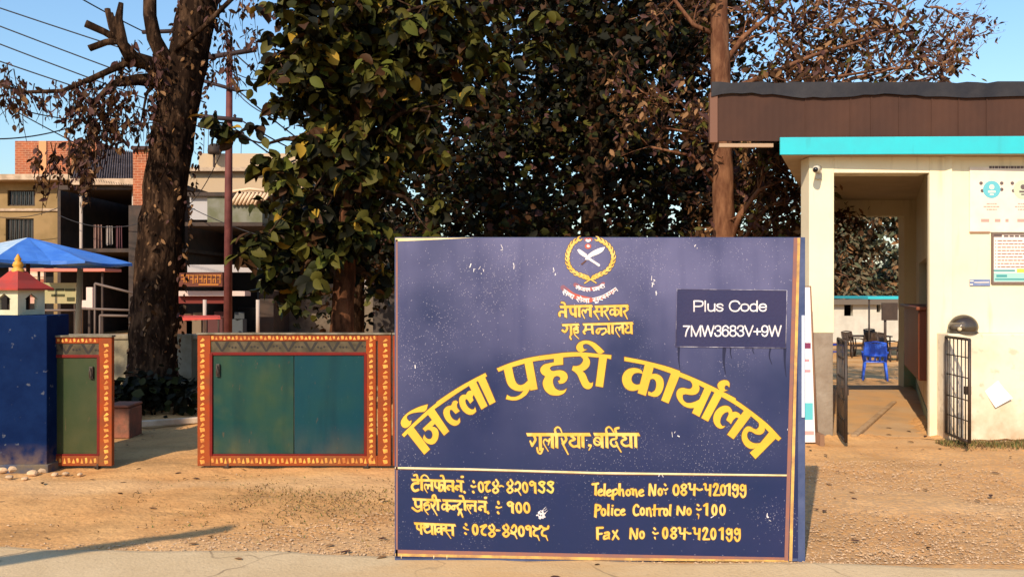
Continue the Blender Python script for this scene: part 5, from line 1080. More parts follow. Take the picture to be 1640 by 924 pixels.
N_s = ns * seg; mats_i = []
for i in range(len(rings) - 1):
    for k in range(N_s): fs.append((i * N_s + k, i * N_s + (k + 1) % N_s, (i + 1) * N_s + (k + 1) % N_s, (i + 1) * N_s + k)); mats_i.append(1 if k in (30, 31, 32, 33, 34, 35) else 0)
mb.add(vs, fs); mb.m = mats_i; o = obj('canopy', mb, [ub, ubp], t); s_ = o.modifiers.new('th', 'SOLIDIFY'); s_.thickness = .012
mb = MB(); mb.tube([(c.x, DU, 0), (c.x, DU, zt - .02)], .035, 8); obj('pole', mb, mat('rusty pole', (.10, .045, .03, 1), .7), t)
for k in range(ns): a = 2 * math.pi * k / ns + .25; mb = MB(); mb.tube([(c.x, DU, zt - .06), (c.x + RR * .97 * math.cos(a), DU + RR * .95 * math.sin(a), zt - (zt - ze) * .9)], .012, 5); obj('rib', mb, iron, t)
mb = MB(); q = at(126, 430, 15.6); mb.tube([(q.x - .05, 15.6, 0), (q.x + .03, 15.6, q.z)], .055, 8); tag(obj('stall_post', mb, mat('whitewashed post', (.34, .29, .21, 1), .8)), 'whitewashed post standing under the right half of the umbrella', 'post')

# utility pole and wires
DQ = 20.0; rust = mat('dark rust red steel', (.085, .02, .018, 1), .7, (.13, .035, .03, 1), 4); q = at(368, 66, DQ)
t = thing('utility_pole', 'tall rust red utility pole with crossarms right of the leaning trunk', 'pole', (q.x, DQ, 0))
mb = MB(); mb.tube([(q.x - .05, DQ, 0), (q.x - .03, DQ, at(0, 300, DQ).z), (q.x, DQ, q.z)], [.105, .092, .07], 10); obj('shaft', mb, rust, t)
cm = mat('dark creosoted arm', (.03, .018, .02, 1), .8)
for a, b, r_ in (((328, 93), (410, 80), .06), ((228, 52), (285, 50), .05), ((326, 130), (382, 146), .045), ((318, 186), (388, 193), .055), ((318, 200), (390, 216), .065)):
    mb = MB(); d_ = DQ - .12; mb.tube([at(*a, d_), at(*b, d_)], r_, 6); obj('crossarm', mb, cm, t)
for x, y in ((335, 86), (350, 84), (392, 78), (330, 180), (345, 180), (376, 186), (340, 132), (376, 140)):
    mb = MB(); w_ = at(x, y, DQ - .12); mb.lathe((w_.x, w_.y, w_.z - .09), [(.02, 0), (.045, .03), (.03, .06), (.045, .09), (.02, .13), (.001, .14)], 8); obj('insulator', mb, cm, t)
wm = mat('black cable', (.02, .02, .025, 1), .6)
def wire(a, b, sag, lab, Da=17, Db=DQ, r_=.016):
    A = at(*a, Da); B = at(*b, Db); mb = MB(); mb.tube([A.lerp(B, k / 14) - Vector((0, 0, sag * 4 * (k / 14) * (1 - k / 14))) for k in range(15)], r_, 5); tag(obj('power_line', mb, wm), lab, 'cable', 'overhead cables on the left')
wire((-700, -237), (335, 122), .12, 'topmost overhead cable crossing the sky at upper left'); wire((-700, -241), (330, 165), .12, 'second overhead cable from the top at upper left'); wire((-700, -217), (322, 190), .15, 'third overhead cable from the top at upper left')
wire((-700, -160), (322, 204), .15, 'fourth overhead cable from the top at upper left'); wire((90, -25), (232, 52), .03, 'short overhead cable running to the highest crossarm'); wire((-700, -255), (160, 250), .2, 'steep cable dropping towards the brick roof room', 17, 22); wire((-40, 222), (110, 205), .1, 'lowest slack cable left of the dry leaves', 17, 20)
wire((378, 88), (700, 300), .3, 'cable leaving the top crossarm into the broad leaved tree'); wire((388, 194), (640, 290), .25, 'cable leaving the middle crossarm into the broad leaved tree'); wire((388, 214), (620, 330), .25, 'cable leaving the lowest crossarm into the broad leaved tree'); wire((380, 144), (680, 330), .3, 'cable leaving the short crossarm into the broad leaved tree')

q = at(-700, -262, 17); t = thing('utility_pole', 'second dark red utility pole far to the left of the yard', 'pole', (q.x, 17, 0)); mb = MB(); mb.tube([(q.x, 17.1, 0), (q.x, 17.1, q.z)], [.10, .07], 10); obj('shaft', mb, rust, t)
mb = MB(); mb.tube([at(-745, -238, 17), at(-655, -238, 17)], .05, 6); mb.tube([at(-745, -160, 17), at(-655, -160, 17)], .05, 6); obj('crossarm', mb, cm, t)
for k, (pa, pb, sg, Da, Db) in enumerate((((-60, 150), (318, 186), .35, 15, DQ), ((366, 110), (520, 60), .5, DQ, 15), ((372, 140), (560, 150), .6, DQ, 14), ((300, 330), (640, 395), .5, 24, 23), ((95, 345), (300, 322), .6, 27, 25.8), ((-40, 340), (100, 330), .3, 29, 29), ((372, 200), (300, 330), .3, DQ, 25.5))):
    wire(pa, pb, sg, ('slack cable sagging above the dry hanging leaves', 'cable rising from the pole top to the right', 'sagging cable from the pole middle to the right', 'sagging cable along the dark shop fronts', 'cable slung under the dark roof behind the trunk', 'cable along the ochre house front', 'service cable from the pole down to the balcony')[k], Da, Db, .013)
# clutter on the houses
for k, (x, y0, y1, wd, c, lab) in enumerate(((150, 360, 398, 13, (.20, .12, .10, 1), 'faded brown cloth drying in the dark upper storey left of the trunk'), (170, 362, 392, 10, (.30, .26, .24, 1), 'pale cloth drying in the dark upper storey left of the trunk'), (186, 362, 400, 9, (.12, .05, .06, 1), 'maroon cloth drying in the dark upper storey left of the trunk'), (470, 262, 290, 18, (.30, .015, .06, 1), 'crimson cloth hung on the cream shop building wall'))):
    D_ = 27.6 if k < 3 else 29.5; mb = MB(); n_q = 8; vs = []
    for i in range(n_q + 1):
        p0 = at(x + wd * i / n_q, y0, D_ + .06 * math.sin(i * 2.1)); p1 = at(x + wd * i / n_q + .6 * math.sin(i), y1 + 1.5 * math.sin(i * 1.3), D_ + .10 * math.sin(i * 2.1 + .4)); vs += [p0, p1]
    mb.add(vs, [(2 * i, 2 * i + 2, 2 * i + 3, 2 * i + 1) for i in range(n_q)]); o = obj('hanging_cloth', mb, mat('cloth %d' % k, c, .9)); s_ = o.modifiers.new('th', 'SOLIDIFY'); s_.thickness = .01; tag(o, lab, 'cloth', 'washing hung on the houses')
wire((140, 361), (212, 362), .05, 'washing line in the dark upper storey left of the trunk', 27.55, 27.55, .01)
for x0, x1, y0, y1 in ((14, 54, 307, 328), (11, 52, 352, 384)):
    for k in range(1, 6): mb = MB(); xx = x0 + (x1 - x0) * k / 6; mb.tube([at(xx, y1, 30.06), at(xx, y0, 30.06)], .018, 5); obj('window_bar', mb, tin, h1)
t = thing('water_tank', 'dark round water tank on the roof of the cream shop building', 'tank', at(343, 272, 32)); q = at(343, 247, 30.6); mb = MB(); mb.lathe((q.x, 30.6, q.z), [(.001, 0), (.22, 0), (.24, .1), (.22, .3), (.12, .38), (.001, .39)], 14); mb.tube([(q.x, 30.6, q.z - 1.0), (q.x, 30.6, q.z + .01)], .05, 6); obj('tank_body', mb, tin, t)
for k, xx in enumerate((326, 333, 351, 386)): q = at(xx, 246, 31.4); mb = MB(); mb.tube([(q.x, 31.4, q.z - .1), (q.x + .03, 31.4, q.z + random.uniform(.7, 1.3))], .012, 5); tag(obj('steel_rod', mb, tin), 'bare reinforcing rod standing on the cream shop building roof', 'rod', 'reinforcing rods on the roof')
for k, xx in enumerate((300, 314, 348, 380)):
    mb = MB(); q = at(xx, 500, 27.2); hh = random.uniform(.5, .9); mb.box((q.x, 27.2, hh / 2), (.5, .4, hh)); mb.box((q.x + .1, 27.1, hh + .12), (.3, .3, .22), rz=.4); tag(obj('goods_stack', mb, mat('stacked goods %d' % k, ((.10, .05, .03, 1), (.16, .12, .08, 1), (.08, .03, .03, 1), (.06, .07, .08, 1))[k], .9), None, .01), ('brown', 'tan', 'maroon', 'slate grey')[k] + ' stack of goods standing before the dark shop front', 'goods', 'goods before the shops')
# leaning bare trunk at the verge, left of the camera: it throws the long shadow across the road
mb = MB(); mb.tube([(-4.93, 3.66, -.12), (-4.68, 2.76, .93), (-4.48, 2.0, 1.8), (-4.25, 1.2, 2.75), (-4.0, .4, 3.7)], [.13, .10, .085, .07, .05], 10)
tag(obj('leaning_trunk', mb, bark_dark), 'bare leaning trunk on the road verge throwing a long shadow', 'tree')
# ------------------------------------------------------------------ guardhouse
GD = 8.85; m = GD / F
gx = lambda px, D=GD: (px - CX) / F * D
gz = lambda py, D=GD: CH + (HY - py) / F * D
plaster = mat('cream painted plaster', (.74, .66, .48, 1), .85, (.68, .60, .42, 1), 1.4, 6, .08, 12, .35, .7, .15)
add_mix(plaster, mul(plaster, noise_fac(plaster, 3, .60, .8, 6, stretch=(1, 1, .5)), .25), (.40, .31, .18, 1))
add_mix(plaster, mul(plaster, noise_fac(plaster, 5, .58, .72, 7, stretch=(1.6, 1, .18), offset=(3, 0, 1)), .42), (.34, .27, .16, 1))   # rain streaks
plasl = mat('pale lower plaster', (.70, .61, .47, 1), .9, (.58, .48, .34, 1), 2.0, 7, .2, 15, .42, .72, .1)
add_mix(plasl, mul(plasl, mul(plasl, zmask(plasl, .55, .03), noise_fac(plasl, 4, .30, .65, 7)), .75), (.36, .22, .11, 1))     # mud splash
add_mix(plasl, mul(plasl, noise_fac(plasl, 9, .60, .68, 7, offset=(5, 1, 2)), .4), (.33, .25, .17, 1))
rawp = mat('unpainted grey plaster', (.30, .25, .20, 1), .92, (.20, .15, .11, 1), 3.5, 7, .5, 14, .35, .7)
ceil_m = mat('dull beige ceiling', (.52, .42, .29, 1), .9, (.45, .36, .25, 1), 2)
tealp = mat('bright turquoise band paint', (.03, .45, .52, 1), .5, (.035, .41, .48, 1), 3, 5, .03, 10)
add_mix(tealp, mul(tealp, noise_fac(tealp, 5, .60, .74, 7, stretch=(1.5, 1, .3)), .4), (.04, .22, .24, 1))
tealsk = mat('dusty green skirting', (.20, .33, .24, 1), .85, (.30, .30, .2, 1), 6)
roofm = mat('brown corrugated sheet', (.070, .034, .024, 1), .75, (.052, .027, .021, 1), 1.2, 5, .05, 10, spec=.12)
floorm = mat('dusty cement floor', (.46, .30, .16, 1), .92, (.36, .23, .12, 1), 2, 7, .25, 25)
woodc = mat('red brown varnished board', (.20, .052, .022, 1), .5, (.15, .04, .018, 1), 3, 5, .05, 10, stretch=(1, 1, .2))
gh = thing('guardhouse', 'cream guardhouse with turquoise canopy band and brown sheet roof at the right', 'guardhouse', (gx(1412), GD, 0))
XL0, XL1, XR0, XR1 = gx(1296), gx(1336), gx(1489), gx(1489) + 3.4
ztop = gz(247, 8.72) - .004; zl = gz(277)
obj_ = lambda n, mb, mt, bv=0: obj(n, mb, mt, gh, bv)
TH = .26
mb = MB(); mb.b2(XL0, XL1, GD, GD + TH, 1.135, ztop); obj_('left_pillar', mb, plaster, .008)
mb = MB(); mb.b2(XL0 + .05, XL1 - .01, GD + .004, GD + TH - .01, -.05, 1.135); obj_('pillar_base', mb, rawp, .006)
mb = MB(); mb.b2(XL1, XR0, GD + .003, GD + TH, zl, ztop); obj_('door_lintel', mb, plaster, .004)
mb = MB(); mb.b2(XR0, XR1, GD, GD + .05, -.05, ztop); obj_('front_wall', mb, plaster, .006)
XB = gx(1512, 8.7)
mb = MB(); mb.b2(XB, XR1, GD - .24, GD, -.05, 1.14); obj_('lower_ledge', mb, plasl, .012)
# side walls run back and to the right
def wall_path(a, b, th, z0, z1):
    a = Vector((a[0], a[1], 0)); b = Vector((b[0], b[1], 0)); d = (b - a).normalized(); n = Vector((-d.y, d.x, 0)) * th; mb = MB()
    vs = [(p.x, p.y, z) for z in (z0, z1) for p in (a, b, b + n, a + n)]
    mb.add(vs, [(3, 2, 1, 0), (4, 5, 6, 7), (0, 1, 5, 4), (1, 2, 6, 5), (2, 3, 7, 6), (3, 0, 4, 7)]); return mb
RA = (4.60, GD + .054); RB = (6.52, 13.1)                        # right wall of the passage
LA = (XL0 + .23, GD + TH + .004); LB_ = (5.10, 13.1)
def lerp2(a, b, t): return (a[0] + (b[0] - a[0]) * t, a[1] + (b[1] - a[1]) * t)
obj_('left_wall', wall_path(LA, LB_, .2, -.05, ztop), plaster)
r0, r1 = lerp2(RA, RB, .24), lerp2(RA, RB, .74)                 # service window opening in the right wall
obj_('passage_wall', wall_path(RA, r0, -.2, -.05, ztop), plaster); obj_('passage_wall', wall_path(r1, RB, -.2, -.05, ztop), plaster)
obj_('passage_wall', wall_path(r0, r1, -.2, -.05, .50), plasl); obj_('passage_wall', wall_path(r0, r1, -.2, 2.0, ztop), plaster)
cp = obj_('service_counter', wall_path((r0[0] - .10, r0[1]), (r1[0] - .22, r1[1]), -.24, .50, 1.36), woodc, .01)
obj('counter_top', wall_path((r0[0] - .15, r0[1] - .05), (r1[0] - .27, r1[1] + .03), -.40, 1.36, 1.40), woodc, cp, .006)
q0 = lerp2(r0, r1, .02); q1 = lerp2(r0, r1, .98)
obj_('service_window', wall_path((q0[0] + .10, q0[1]), (q1[0] + .10, q1[1]), -.04, 1.401, 2.0), glassd)
sk = wall_path((RA[0] - .012, RA[1]), (RB[0] - .012, RB[1]), -.010, 0, .17); obj_('skirting', sk, tealsk)
mb = MB(); mb.add([(RA[0] - .02, RA[1] - .02, .0), (RB[0] - .02, RB[1], 0), (RB[0], RB[1] + .0, .12), (RA[0], RA[1], .12)], [(0, 1, 2, 3)])
mb = wall_path((RA[0], GD - .0), (RA[0] + .005, GD + TH), -.3, -.05, ztop); obj_('door_reveal', mb, plaster) if False else None
# rear frame of the passage
yb = 13.1
mb = MB(); mb.b2(LB_[0] - .2, RB[0] + .2, yb, yb + .2, 2.80, ztop); obj_('rear_lintel', mb, plaster)
mb = MB(); mb.b2(gx(1448, yb), RB[0] + .2, yb + .002, yb + .2, -.05, 2.80); obj_('rear_pier', mb, plaster, .006)
mb = MB(); mb.b2(gx(1447.5, yb), RB[0] + .02, yb - .008, yb + .002, 0, .62); obj_('rear_dado', mb, tealsk)
mb = MB(); mb.add([(XL0, GD + .01, .004), (4.95, GD + .01, .004), (RB[0], yb + .2, .05), (LB_[0] - .1, yb + .2, .05), (XL0, GD + .01, -.1), (4.95, GD + .01, -.1), (RB[0], yb + .2, -.1), (LB_[0] - .1, yb + .2, -.1)], [(0, 1, 2, 3), (1, 0, 4, 5), (2, 1, 5, 6), (3, 2, 6, 7), (0, 3, 7, 4)])
fl = obj_('passage_floor', mb, floorm)
mb = MB(); P0 = Vector((gx(1352, 9.0), 8.75, 0)); P1 = Vector((gx(1432, 11.4), 11.4, 0)); d = (P1 - P0).normalized(); mb.box((P0 + P1) / 2 + Vector((0, 0, .02)), ((P1 - P0).length, .07, .06), M=Matrix.Rotation(math.atan2(d.y, d.x), 4, 'Z')); obj_('floor_kerb', mb, mat('worn kerb', (.42, .28, .16, 1), .9, (.3, .19, .1, 1), 6), .015)
add_mix(floorm, mul(floorm, noise_fac(floorm, 1.6, .42, .58, 7, offset=(2, 1, 0)), .8), (.50, .28, .11, 1))
# dirt banked along the wall foot and spilling off the floor
def bank(pts, wd, h):
    mb = MB(); n = 40; m_ = 6; vs = []; P_ = [Vector(p) for p in pts]; L_ = [(P_[i + 1] - P_[i]).length for i in range(len(P_) - 1)]; tot = sum(L_)
    for i in range(n + 1):
        s_ = tot * i / n; k = 0
        while k < len(L_) - 1 and s_ > L_[k]: s_ -= L_[k]; k += 1
        d = (P_[k + 1] - P_[k]).normalized(); nrm = Vector((-d.y, d.x, 0)); c = P_[k] + d * s_
        e_ = math.sin(math.pi * i / n) ** .5; ww = wd * (.55 + .45 * random.random()) * (.25 + .75 * e_); hh = h * (.5 + .5 * random.random()) * e_
        for j in range(m_ + 1): t_ = j / m_; vs.append(c + nrm * ww * (t_ - .12) + Vector((0, 0, hh * (1 - t_) ** 1.5 * (1 + .15 * random.random()) - .004)))
    mb.add(vs, [(i * (m_ + 1) + j, i * (m_ + 1) + j + 1, (i + 1) * (m_ + 1) + j + 1, (i + 1) * (m_ + 1) + j) for i in range(n) for j in range(m_)], 0, True); return mb
o = obj('dirt_bank', bank([(XR1, GD - .25, 0), (XB - .02, GD - .25, 0), (XB - .25, GD - .05, 0)], -.30, .05), dirt); tag(o, 'low bank of dirt drifted against the guardhouse wall foot', 'dirt', kind='stuff')
o = obj('dirt_bank', bank([(RA[0] - .02, RA[1] - .3, 0), (RA[0] + .6, RA[1] + 1.45, .0)], .45, .10), dirt); tag(o, 'sandy drift banked inside the passage along its right wall', 'dirt', kind='stuff')
o = obj('dirt_bank', bank([(XL0 - .15, GD - .12, 0), (XL1 + .6, GD - .02, 0)], -.45, .05), dirt); tag(o, 'sandy spill at the threshold of the passage', 'dirt', kind='stuff')
# canopy, band, roof
yc0, yc1 = 8.72, 8.56; xa, xb = gx(1250, yc0), 8.7
zc0, zc1 = gz(247, 8.72), gz(224, 8.72)
mb = MB(); mb.add([(xa, yc0, zc0), (xb, yc1, zc0), (xb, 13.4, zc0), (xa + 2.0, 13.4, zc0), (xa, yc0, zc1), (xb, yc1, zc1), (xb, 13.4, zc1), (xa + 2.0, 13.4, zc1)], [(3, 2, 1, 0), (4, 5, 6, 7), (0, 1, 5, 4), (1, 2, 6, 5), (2, 3, 7, 6), (3, 0, 4, 7)])
obj_('canopy_slab', mb, ceil_m)
mb = MB(); mb.add([(xa - .012, yc0 - .03, zc0 - .012), (xb, yc1 - .03, zc0 - .012), (xb, yc1 - .002, zc0 - .012), (xa - .012, yc0 - .002, zc0 - .012), (xa - .012, yc0 - .03, zc1 + .02), (xb, yc1 - .03, zc1 + .02), (xb, yc1 - .002, zc1 + .02), (xa - .012, yc0 - .002, zc1 + .02)], [(3, 2, 1, 0), (4, 5, 6, 7), (0, 1, 5, 4), (1, 2, 6, 5), (2, 3, 7, 6), (3, 0, 4, 7)])
obj_('turquoise_band', mb, tealp, .004)
yf = 8.74; xf = gx(1147, yf); zf0 = gz(226, yf); zf1 = gz(152, yf)
mb = MB(); n = 420; vs = []; fs = []
for k in range(n + 1):
    x = xf + (8.7 - xf) * k / n; y = yf + (.0007) * math.sin(x * 2 * math.pi / .076); vs += [(x, y, zf0), (x, y, zf1), (x, y + .02, zf1), (x, y + .02, zf0)]
for k in range(n): a = 4 * k; b = a + 4; fs += [(a, b, b + 1, a + 1), (a + 1, b + 1, b + 2, a + 2), (a + 2, b + 2, b + 3, a + 3), (a + 3, b + 3, b, a)]
fs += [(0, 1, 2, 3), (4 * n + 3, 4 * n + 2, 4 * n + 1, 4 * n)]
mb.add(vs, fs); rf = obj_('roof_sheet', mb, roofm)
mb = MB(); mb.b2(xf - .07, xf + .012, yf - .02, yf + .05, zf0 - .02, zf1 + .02); obj('end_trim', mb, mat('lighter brown trim', (.15, .07, .045, 1), .6), rf, .004)
mb = MB(); mb.b2(gx(1153, yf), gx(1240, yf), yf + .03, yf + .08, zf0 - .06, zf0 - .02); obj('bottom_batten', mb, mat('pale batten', (.36, .25, .17, 1), .8), rf)
for x in (1290, 1362, 1395, 1440, 1492, 1535, 1580): mb = MB(); mb.b2(gx(x, yf) - .006, gx(x, yf) + .006, yf - .009, yf - .004, zf0 + .02, zf1 - .02); obj('sheet_seam', mb, roofm, rf)
mb = MB(); n = 60; vs = []; fs = []
for k in range(n + 1):
    x = xf - .06 + (8.7 - xf + .06) * k / n; sag = .035 * math.sin(k * .45) * math.exp(-k / 22) + .02 * random.random() * (k < 25)
    zt_ = gz(139, yf) + .045 - .02 * random.random() * (k < 28); zb_ = zf1 - .03 + sag
    vs += [(x, yf - .035, zb_), (x, yf - .045, zt_), (x + .13, yf + .3, zt_ + .02), (x + 2.0, 13.3, zt_ - .1)]
for k in range(n): a = 4 * k; b = a + 4; fs += [(a, b, b + 1, a + 1), (a + 1, b + 1, b + 2, a + 2), (a + 2, b + 2, b + 3, a + 3)]
mb.add(vs, fs); tp_ = obj_('roof_tarpaulin', mb, mat('black tarpaulin', (.016, .016, .022, 1), .5, (.03, .028, .032, 1), 3, 4, .3, 5)); s_ = tp_.modifiers.new('th', 'SOLIDIFY'); s_.thickness = .015
mb = MB()
for k in range(9): x = gx(1270, 8.6) + 2.1 + k * .4; mb.b2(x, x + .04, 8.9, 13.2, 3.23, 3.33)
obj_('rafters', mb, tin)

# things on and by the guardhouse
t = thing('security_camera', 'small white security camera fixed to the top of the guardhouse pillar', 'camera', (gx(1303), GD - .1, gz(272)))
wp = mat('white plastic', (.55, .50, .40, 1), .4, (.42, .38, .3, 1), 20)
mb = MB(); c = t.location; A = Vector((c.x + .02, GD - .09, c.z + .0)); B = Vector((c.x - .06, GD - .22, c.z - .03)); mb.tube([A, A.lerp(B, .9), B], [.036, .038, .034], 14); hsg = obj('housing', mb, wp, t)
mb = MB(); mb.tube([B, B + (B - A).normalized() * .008], .026, 14); obj('lens', mb, glassd, hsg)
mb = MB(); mb.tube([(c.x + .05, GD - .002, c.z - .03), (c.x + .05, GD - .03, c.z - .03), (c.x + .02, GD - .09, c.z - .02)], [.035, .016, .014], 10); mb.box((c.x + .05, GD - .012, c.z - .055), (.07, .022, .10)); obj('bracket', mb, wp, t, .003)
whp = mat('printed white poster', (.72, .64, .55, 1), .6, (.66, .57, .48, 1), 4)
ink = mat('faint brown print', (.42, .28, .24, 1), .7); inkd = mat('dark print', (.12, .09, .09, 1), .7); tq = mat('turquoise print', (.12, .42, .50, 1), .6); grn = mat('soft green print', (.45, .50, .38, 1), .7); yl2 = mat('yellow print', (.75, .60, .08, 1), .7)
def rbox(mb, x0, y0, x1, y1, yy, th): mb.b2(gx(x0), gx(x1), yy - th, yy, gz(y1), gz(y0))
t = thing('information_poster', 'large white poster with turquoise and green round icons high on the guardhouse wall', 'poster', (gx(1600), GD, gz(320)))
mb = MB(); rbox(mb, 1552, 268, 1760, 372, GD - .002, .012); obj('sheet', mb, whp, t)
mb = MB(); rbox(mb, 1552, 371, 1584, 373.5, GD - .0142, .002); obj('lower_edge', mb, mat('rusty edge', (.3, .17, .1, 1), .8), t)
def disc(mb, px, py, r, yy, th=.002, n=24, sy=1):
    c = (gx(px), gz(py)); mb.prism([(c[0] + r * m * math.cos(2 * math.pi * k / n), c[1] + sy * r * m * math.sin(2 * math.pi * k / n)) for k in range(n)], yy - th, yy)
for px, mt, r in ((1587, tq, 14), (1637, grn, 15), (1687, tq, 14)):
    mb = MB(); disc(mb, px, 304, r, GD - .014); ic = obj('round_icon', mb, mt, t)
    mb = MB(); disc(mb, px, 300, 4, GD - .016, .001); rbox(mb, px - 6, 306, px + 6, 309, GD - .016, .001); rbox(mb, px - 3, 311, px + 3, 313, GD - .016, .001); obj('icon_mark', mb, whp if mt is tq else inkd, ic)
    mb = MB()
    for dx, dy in ((-17, -10), (16, -10), (16, 0), (-15, 2)): disc(mb, px + dx, 304 + dy, 3, GD - .014, .001, 8)
    obj('icon_dots', mb, inkd, ic)
mb = MB(); x = 1583
for wd in (5, 4, 6, 4, 7, 5, 3, 6, 4, 6, 5, 7): rbox(mb, x, 266.5, x + wd - .8, 270.5, GD - .0145, .001); x += wd
obj('title_print', mb, inkd, t)
mb = MB()
for px in (1587, 1637, 1687):
    for k, (a, y) in enumerate(((8, 327), (13, 331.5), (8, 336))):
        x = px - a
        while x < px + a: wd = random.uniform(2, 5); rbox(mb, x, y - 1, min(x + wd, px + a), y + 1, GD - .014, .001); x += wd + 1
for a, b in ((1570, 1583), (1592, 1601), (1609, 1614), (1628, 1650), (1660, 1690)): rbox(mb, a, 351, b, 356, GD - .014, .001)
obj('small_print', mb, ink, t)
t = thing('notice_board', 'framed white notice with lines of print and yellow and turquoise footer', 'notice', (gx(1650), GD, gz(412)))
mb = MB(); rbox(mb, 1588, 374, 1760, 453, GD - .0025, .016); obj('sheet', mb, mat('white notice sheet', (.76, .66, .58, 1), .6), t)
mb = MB(); rbox(mb, 1587, 373.5, 1589.5, 455, GD - .001, .024); rbox(mb, 1589.5, 451.5, 1760, 455, GD - .001, .024); rbox(mb, 1589.5, 373.5, 1760, 376, GD - .001, .024); obj('frame', mb, mat('brown notice frame', (.16, .11, .09, 1), .7), t)
mb = MB(); rbox(mb, 1590, 376, 1603, 380, GD - .0186, .001); x = 1606
while x < 1750: wd = random.uniform(4, 9); rbox(mb, x, 377, x + wd, 380, GD - .0186, .001); x += wd + 1.5
obj('heading_print', mb, inkd, t)
mb = MB()
for k in range(9):
    y = 385 + k * 5.2; rbox(mb, 1592, y, 1593.5, y + 1.6, GD - .0186, .001); x = 1596; end = random.uniform(1628, 1690)
    while x < end: wd = random.uniform(3, 8); rbox(mb, x, y, x + wd, y + 1.8, GD - .0186, .001); x += wd + 1.1
obj('printed_lines', mb, mat('red brown print', (.30, .14, .11, 1), .7), t)
mb = MB(); rbox(mb, 1590, 437, 1760, 451, GD - .0186, .001); ft = obj('footer', mb, mat('pale turquoise footer', (.30, .52, .48, 1), .6), t)
mb = MB(); rbox(mb, 1627, 430.5, 1760, 436.5, GD - .0186, .001); obj('yellow_stripe', mb, yl2, t); mb = MB(); rbox(mb, 1590, 432, 1624, 435, GD - .0186, .001); rbox(mb, 1594, 440, 1611, 444, GD - .0198, .001); rbox(mb, 1592, 446, 1640, 448.5, GD - .0198, .001); obj('teal_print', mb, mat('teal print', (.06, .27, .28, 1), .6), t)
t = thing('name_plate', 'small blue plate fixed to the cream wall below the posters', 'plate', (gx(1570), GD, gz(453)))
mb = MB(); rbox(mb, 1552.5, 447.5, 1585, 458, GD - .001, .012); obj('plate', mb, mat('slate blue plate', (.12, .17, .34, 1), .5, (.2, .24, .38, 1), 14), t, .002)
mb = MB(); rbox(mb, 1552, 449, 1558, 451, GD - .0135, .001); rbox(mb, 1552, 454.5, 1557, 456.5, GD - .0135, .001); rbox(mb, 1559, 451.5, 1583, 453, GD - .0135, .001); obj('plate_marks', mb, whp, t)
# helmet on the ledge
hc = Vector((gx(1545, 8.68), 8.70, 1.14)); t = thing('helmet', 'shiny dark motorcycle helmet resting on the guardhouse wall ledge', 'helmet', hc)
bm = bmesh.new(); bmesh.ops.create_uvsphere(bm, u_segments=32, v_segments=20, radius=.138)
for v in list(bm.verts):
    x, y, z = v.co
    if z < -.062: z = -.062 + (z + .062) * .05
    f_ = 1.0 - .10 * max(0, -z / .1) + .10 * max(0, -x / .138) * (1 if z < .02 else .2)
    v.co = Vector((x * 1.06 * f_, y * .92, (z + .063) * (1.0)))
me = bpy.data.meshes.new('shell'); bm.to_mesh(me); bm.free()
for p_ in me.polygons: p_.use_smooth = True
hm_ = mat('glossy black brown helmet', (.030, .022, .016, 1), .18, (.055, .04, .025, 1), 4, spec=.6); sh = link_mesh('shell', me, hm_, t)
mb = MB(); prof = []
for k in range(9):
    a = math.pi * (.62 + .76 * k / 8)
    prof.append(a)
vs = []; fs = []
for a in prof:
    for z, r_ in ((.05, .150), (.085, .146), (.118, .132)): vs.append((hc.x + r_ * 1.06 * math.cos(a), hc.y + r_ * .93 * math.sin(a), hc.z + z))
for k in range(8):
    for j in range(2): a = 3 * k + j; fs.append((a, a + 3, a + 4, a + 1))
mb.add(vs, fs, 0, True); o = obj('visor', mb, mat('smoked visor', (.10, .08, .06, 1), .1, spec=.7), t); s_ = o.modifiers.new('th', 'SOLIDIFY'); s_.thickness = .003
mb = MB(); mb.tube([(hc.x - .135 * math.cos(a) * 1.0, hc.y - .128 * math.sin(a), hc.z + .012) for a in [2 * math.pi * k / 24 for k in range(25)]], .008, 6); obj('rim', mb, mat('helmet rim', (.07, .06, .05, 1), .6), t)
mb = MB(); mb.tube([(hc.x - .10, hc.y - .105, hc.z + .05), (hc.x - .105, hc.y - .11, hc.z + .052)], .022, 10); obj('hinge_cap', mb, mat('cream cap', (.5, .4, .25, 1), .5), t)
# paper notice stuck on the lower wall
yw = GD - .24
t = thing('paper_sheet', 'tilted curling white paper stuck on the lower guardhouse wall', 'paper', (gx(1594, yw), yw, gz(630, yw)))
mb = MB(); X_ = lambda x: gx(x, yw); Z_ = lambda y: gz(y, yw)
cs = [(1577, 626), (1598, 609), (1617, 636), (1592, 652)]; vs = []; fs = []; n = 6
for i in range(n + 1):
    for j in range(n + 1):
        u, v = i / n, j / n; x = (1 - u) * (1 - v) * cs[0][0] + u * (1 - v) * cs[1][0] + u * v * cs[2][0] + (1 - u) * v * cs[3][0]; y = (1 - u) * (1 - v) * cs[0][1] + u * (1 - v) * cs[1][1] + u * v * cs[2][1] + (1 - u) * v * cs[3][1]
        vs.append((X_(x), yw - .004 - .05 * v * v * (.5 + .5 * u), Z_(y)))
for i in range(n):
    for j in range(n): a = i * (n + 1) + j; fs.append((a, a + 1, a + n + 2, a + n + 1))
mb.add(vs, fs); o = obj('sheet', mb, mat('white paper', (.80, .76, .72, 1), .7), t); s_ = o.modifiers.new('th', 'SOLIDIFY'); s_.thickness = .0015
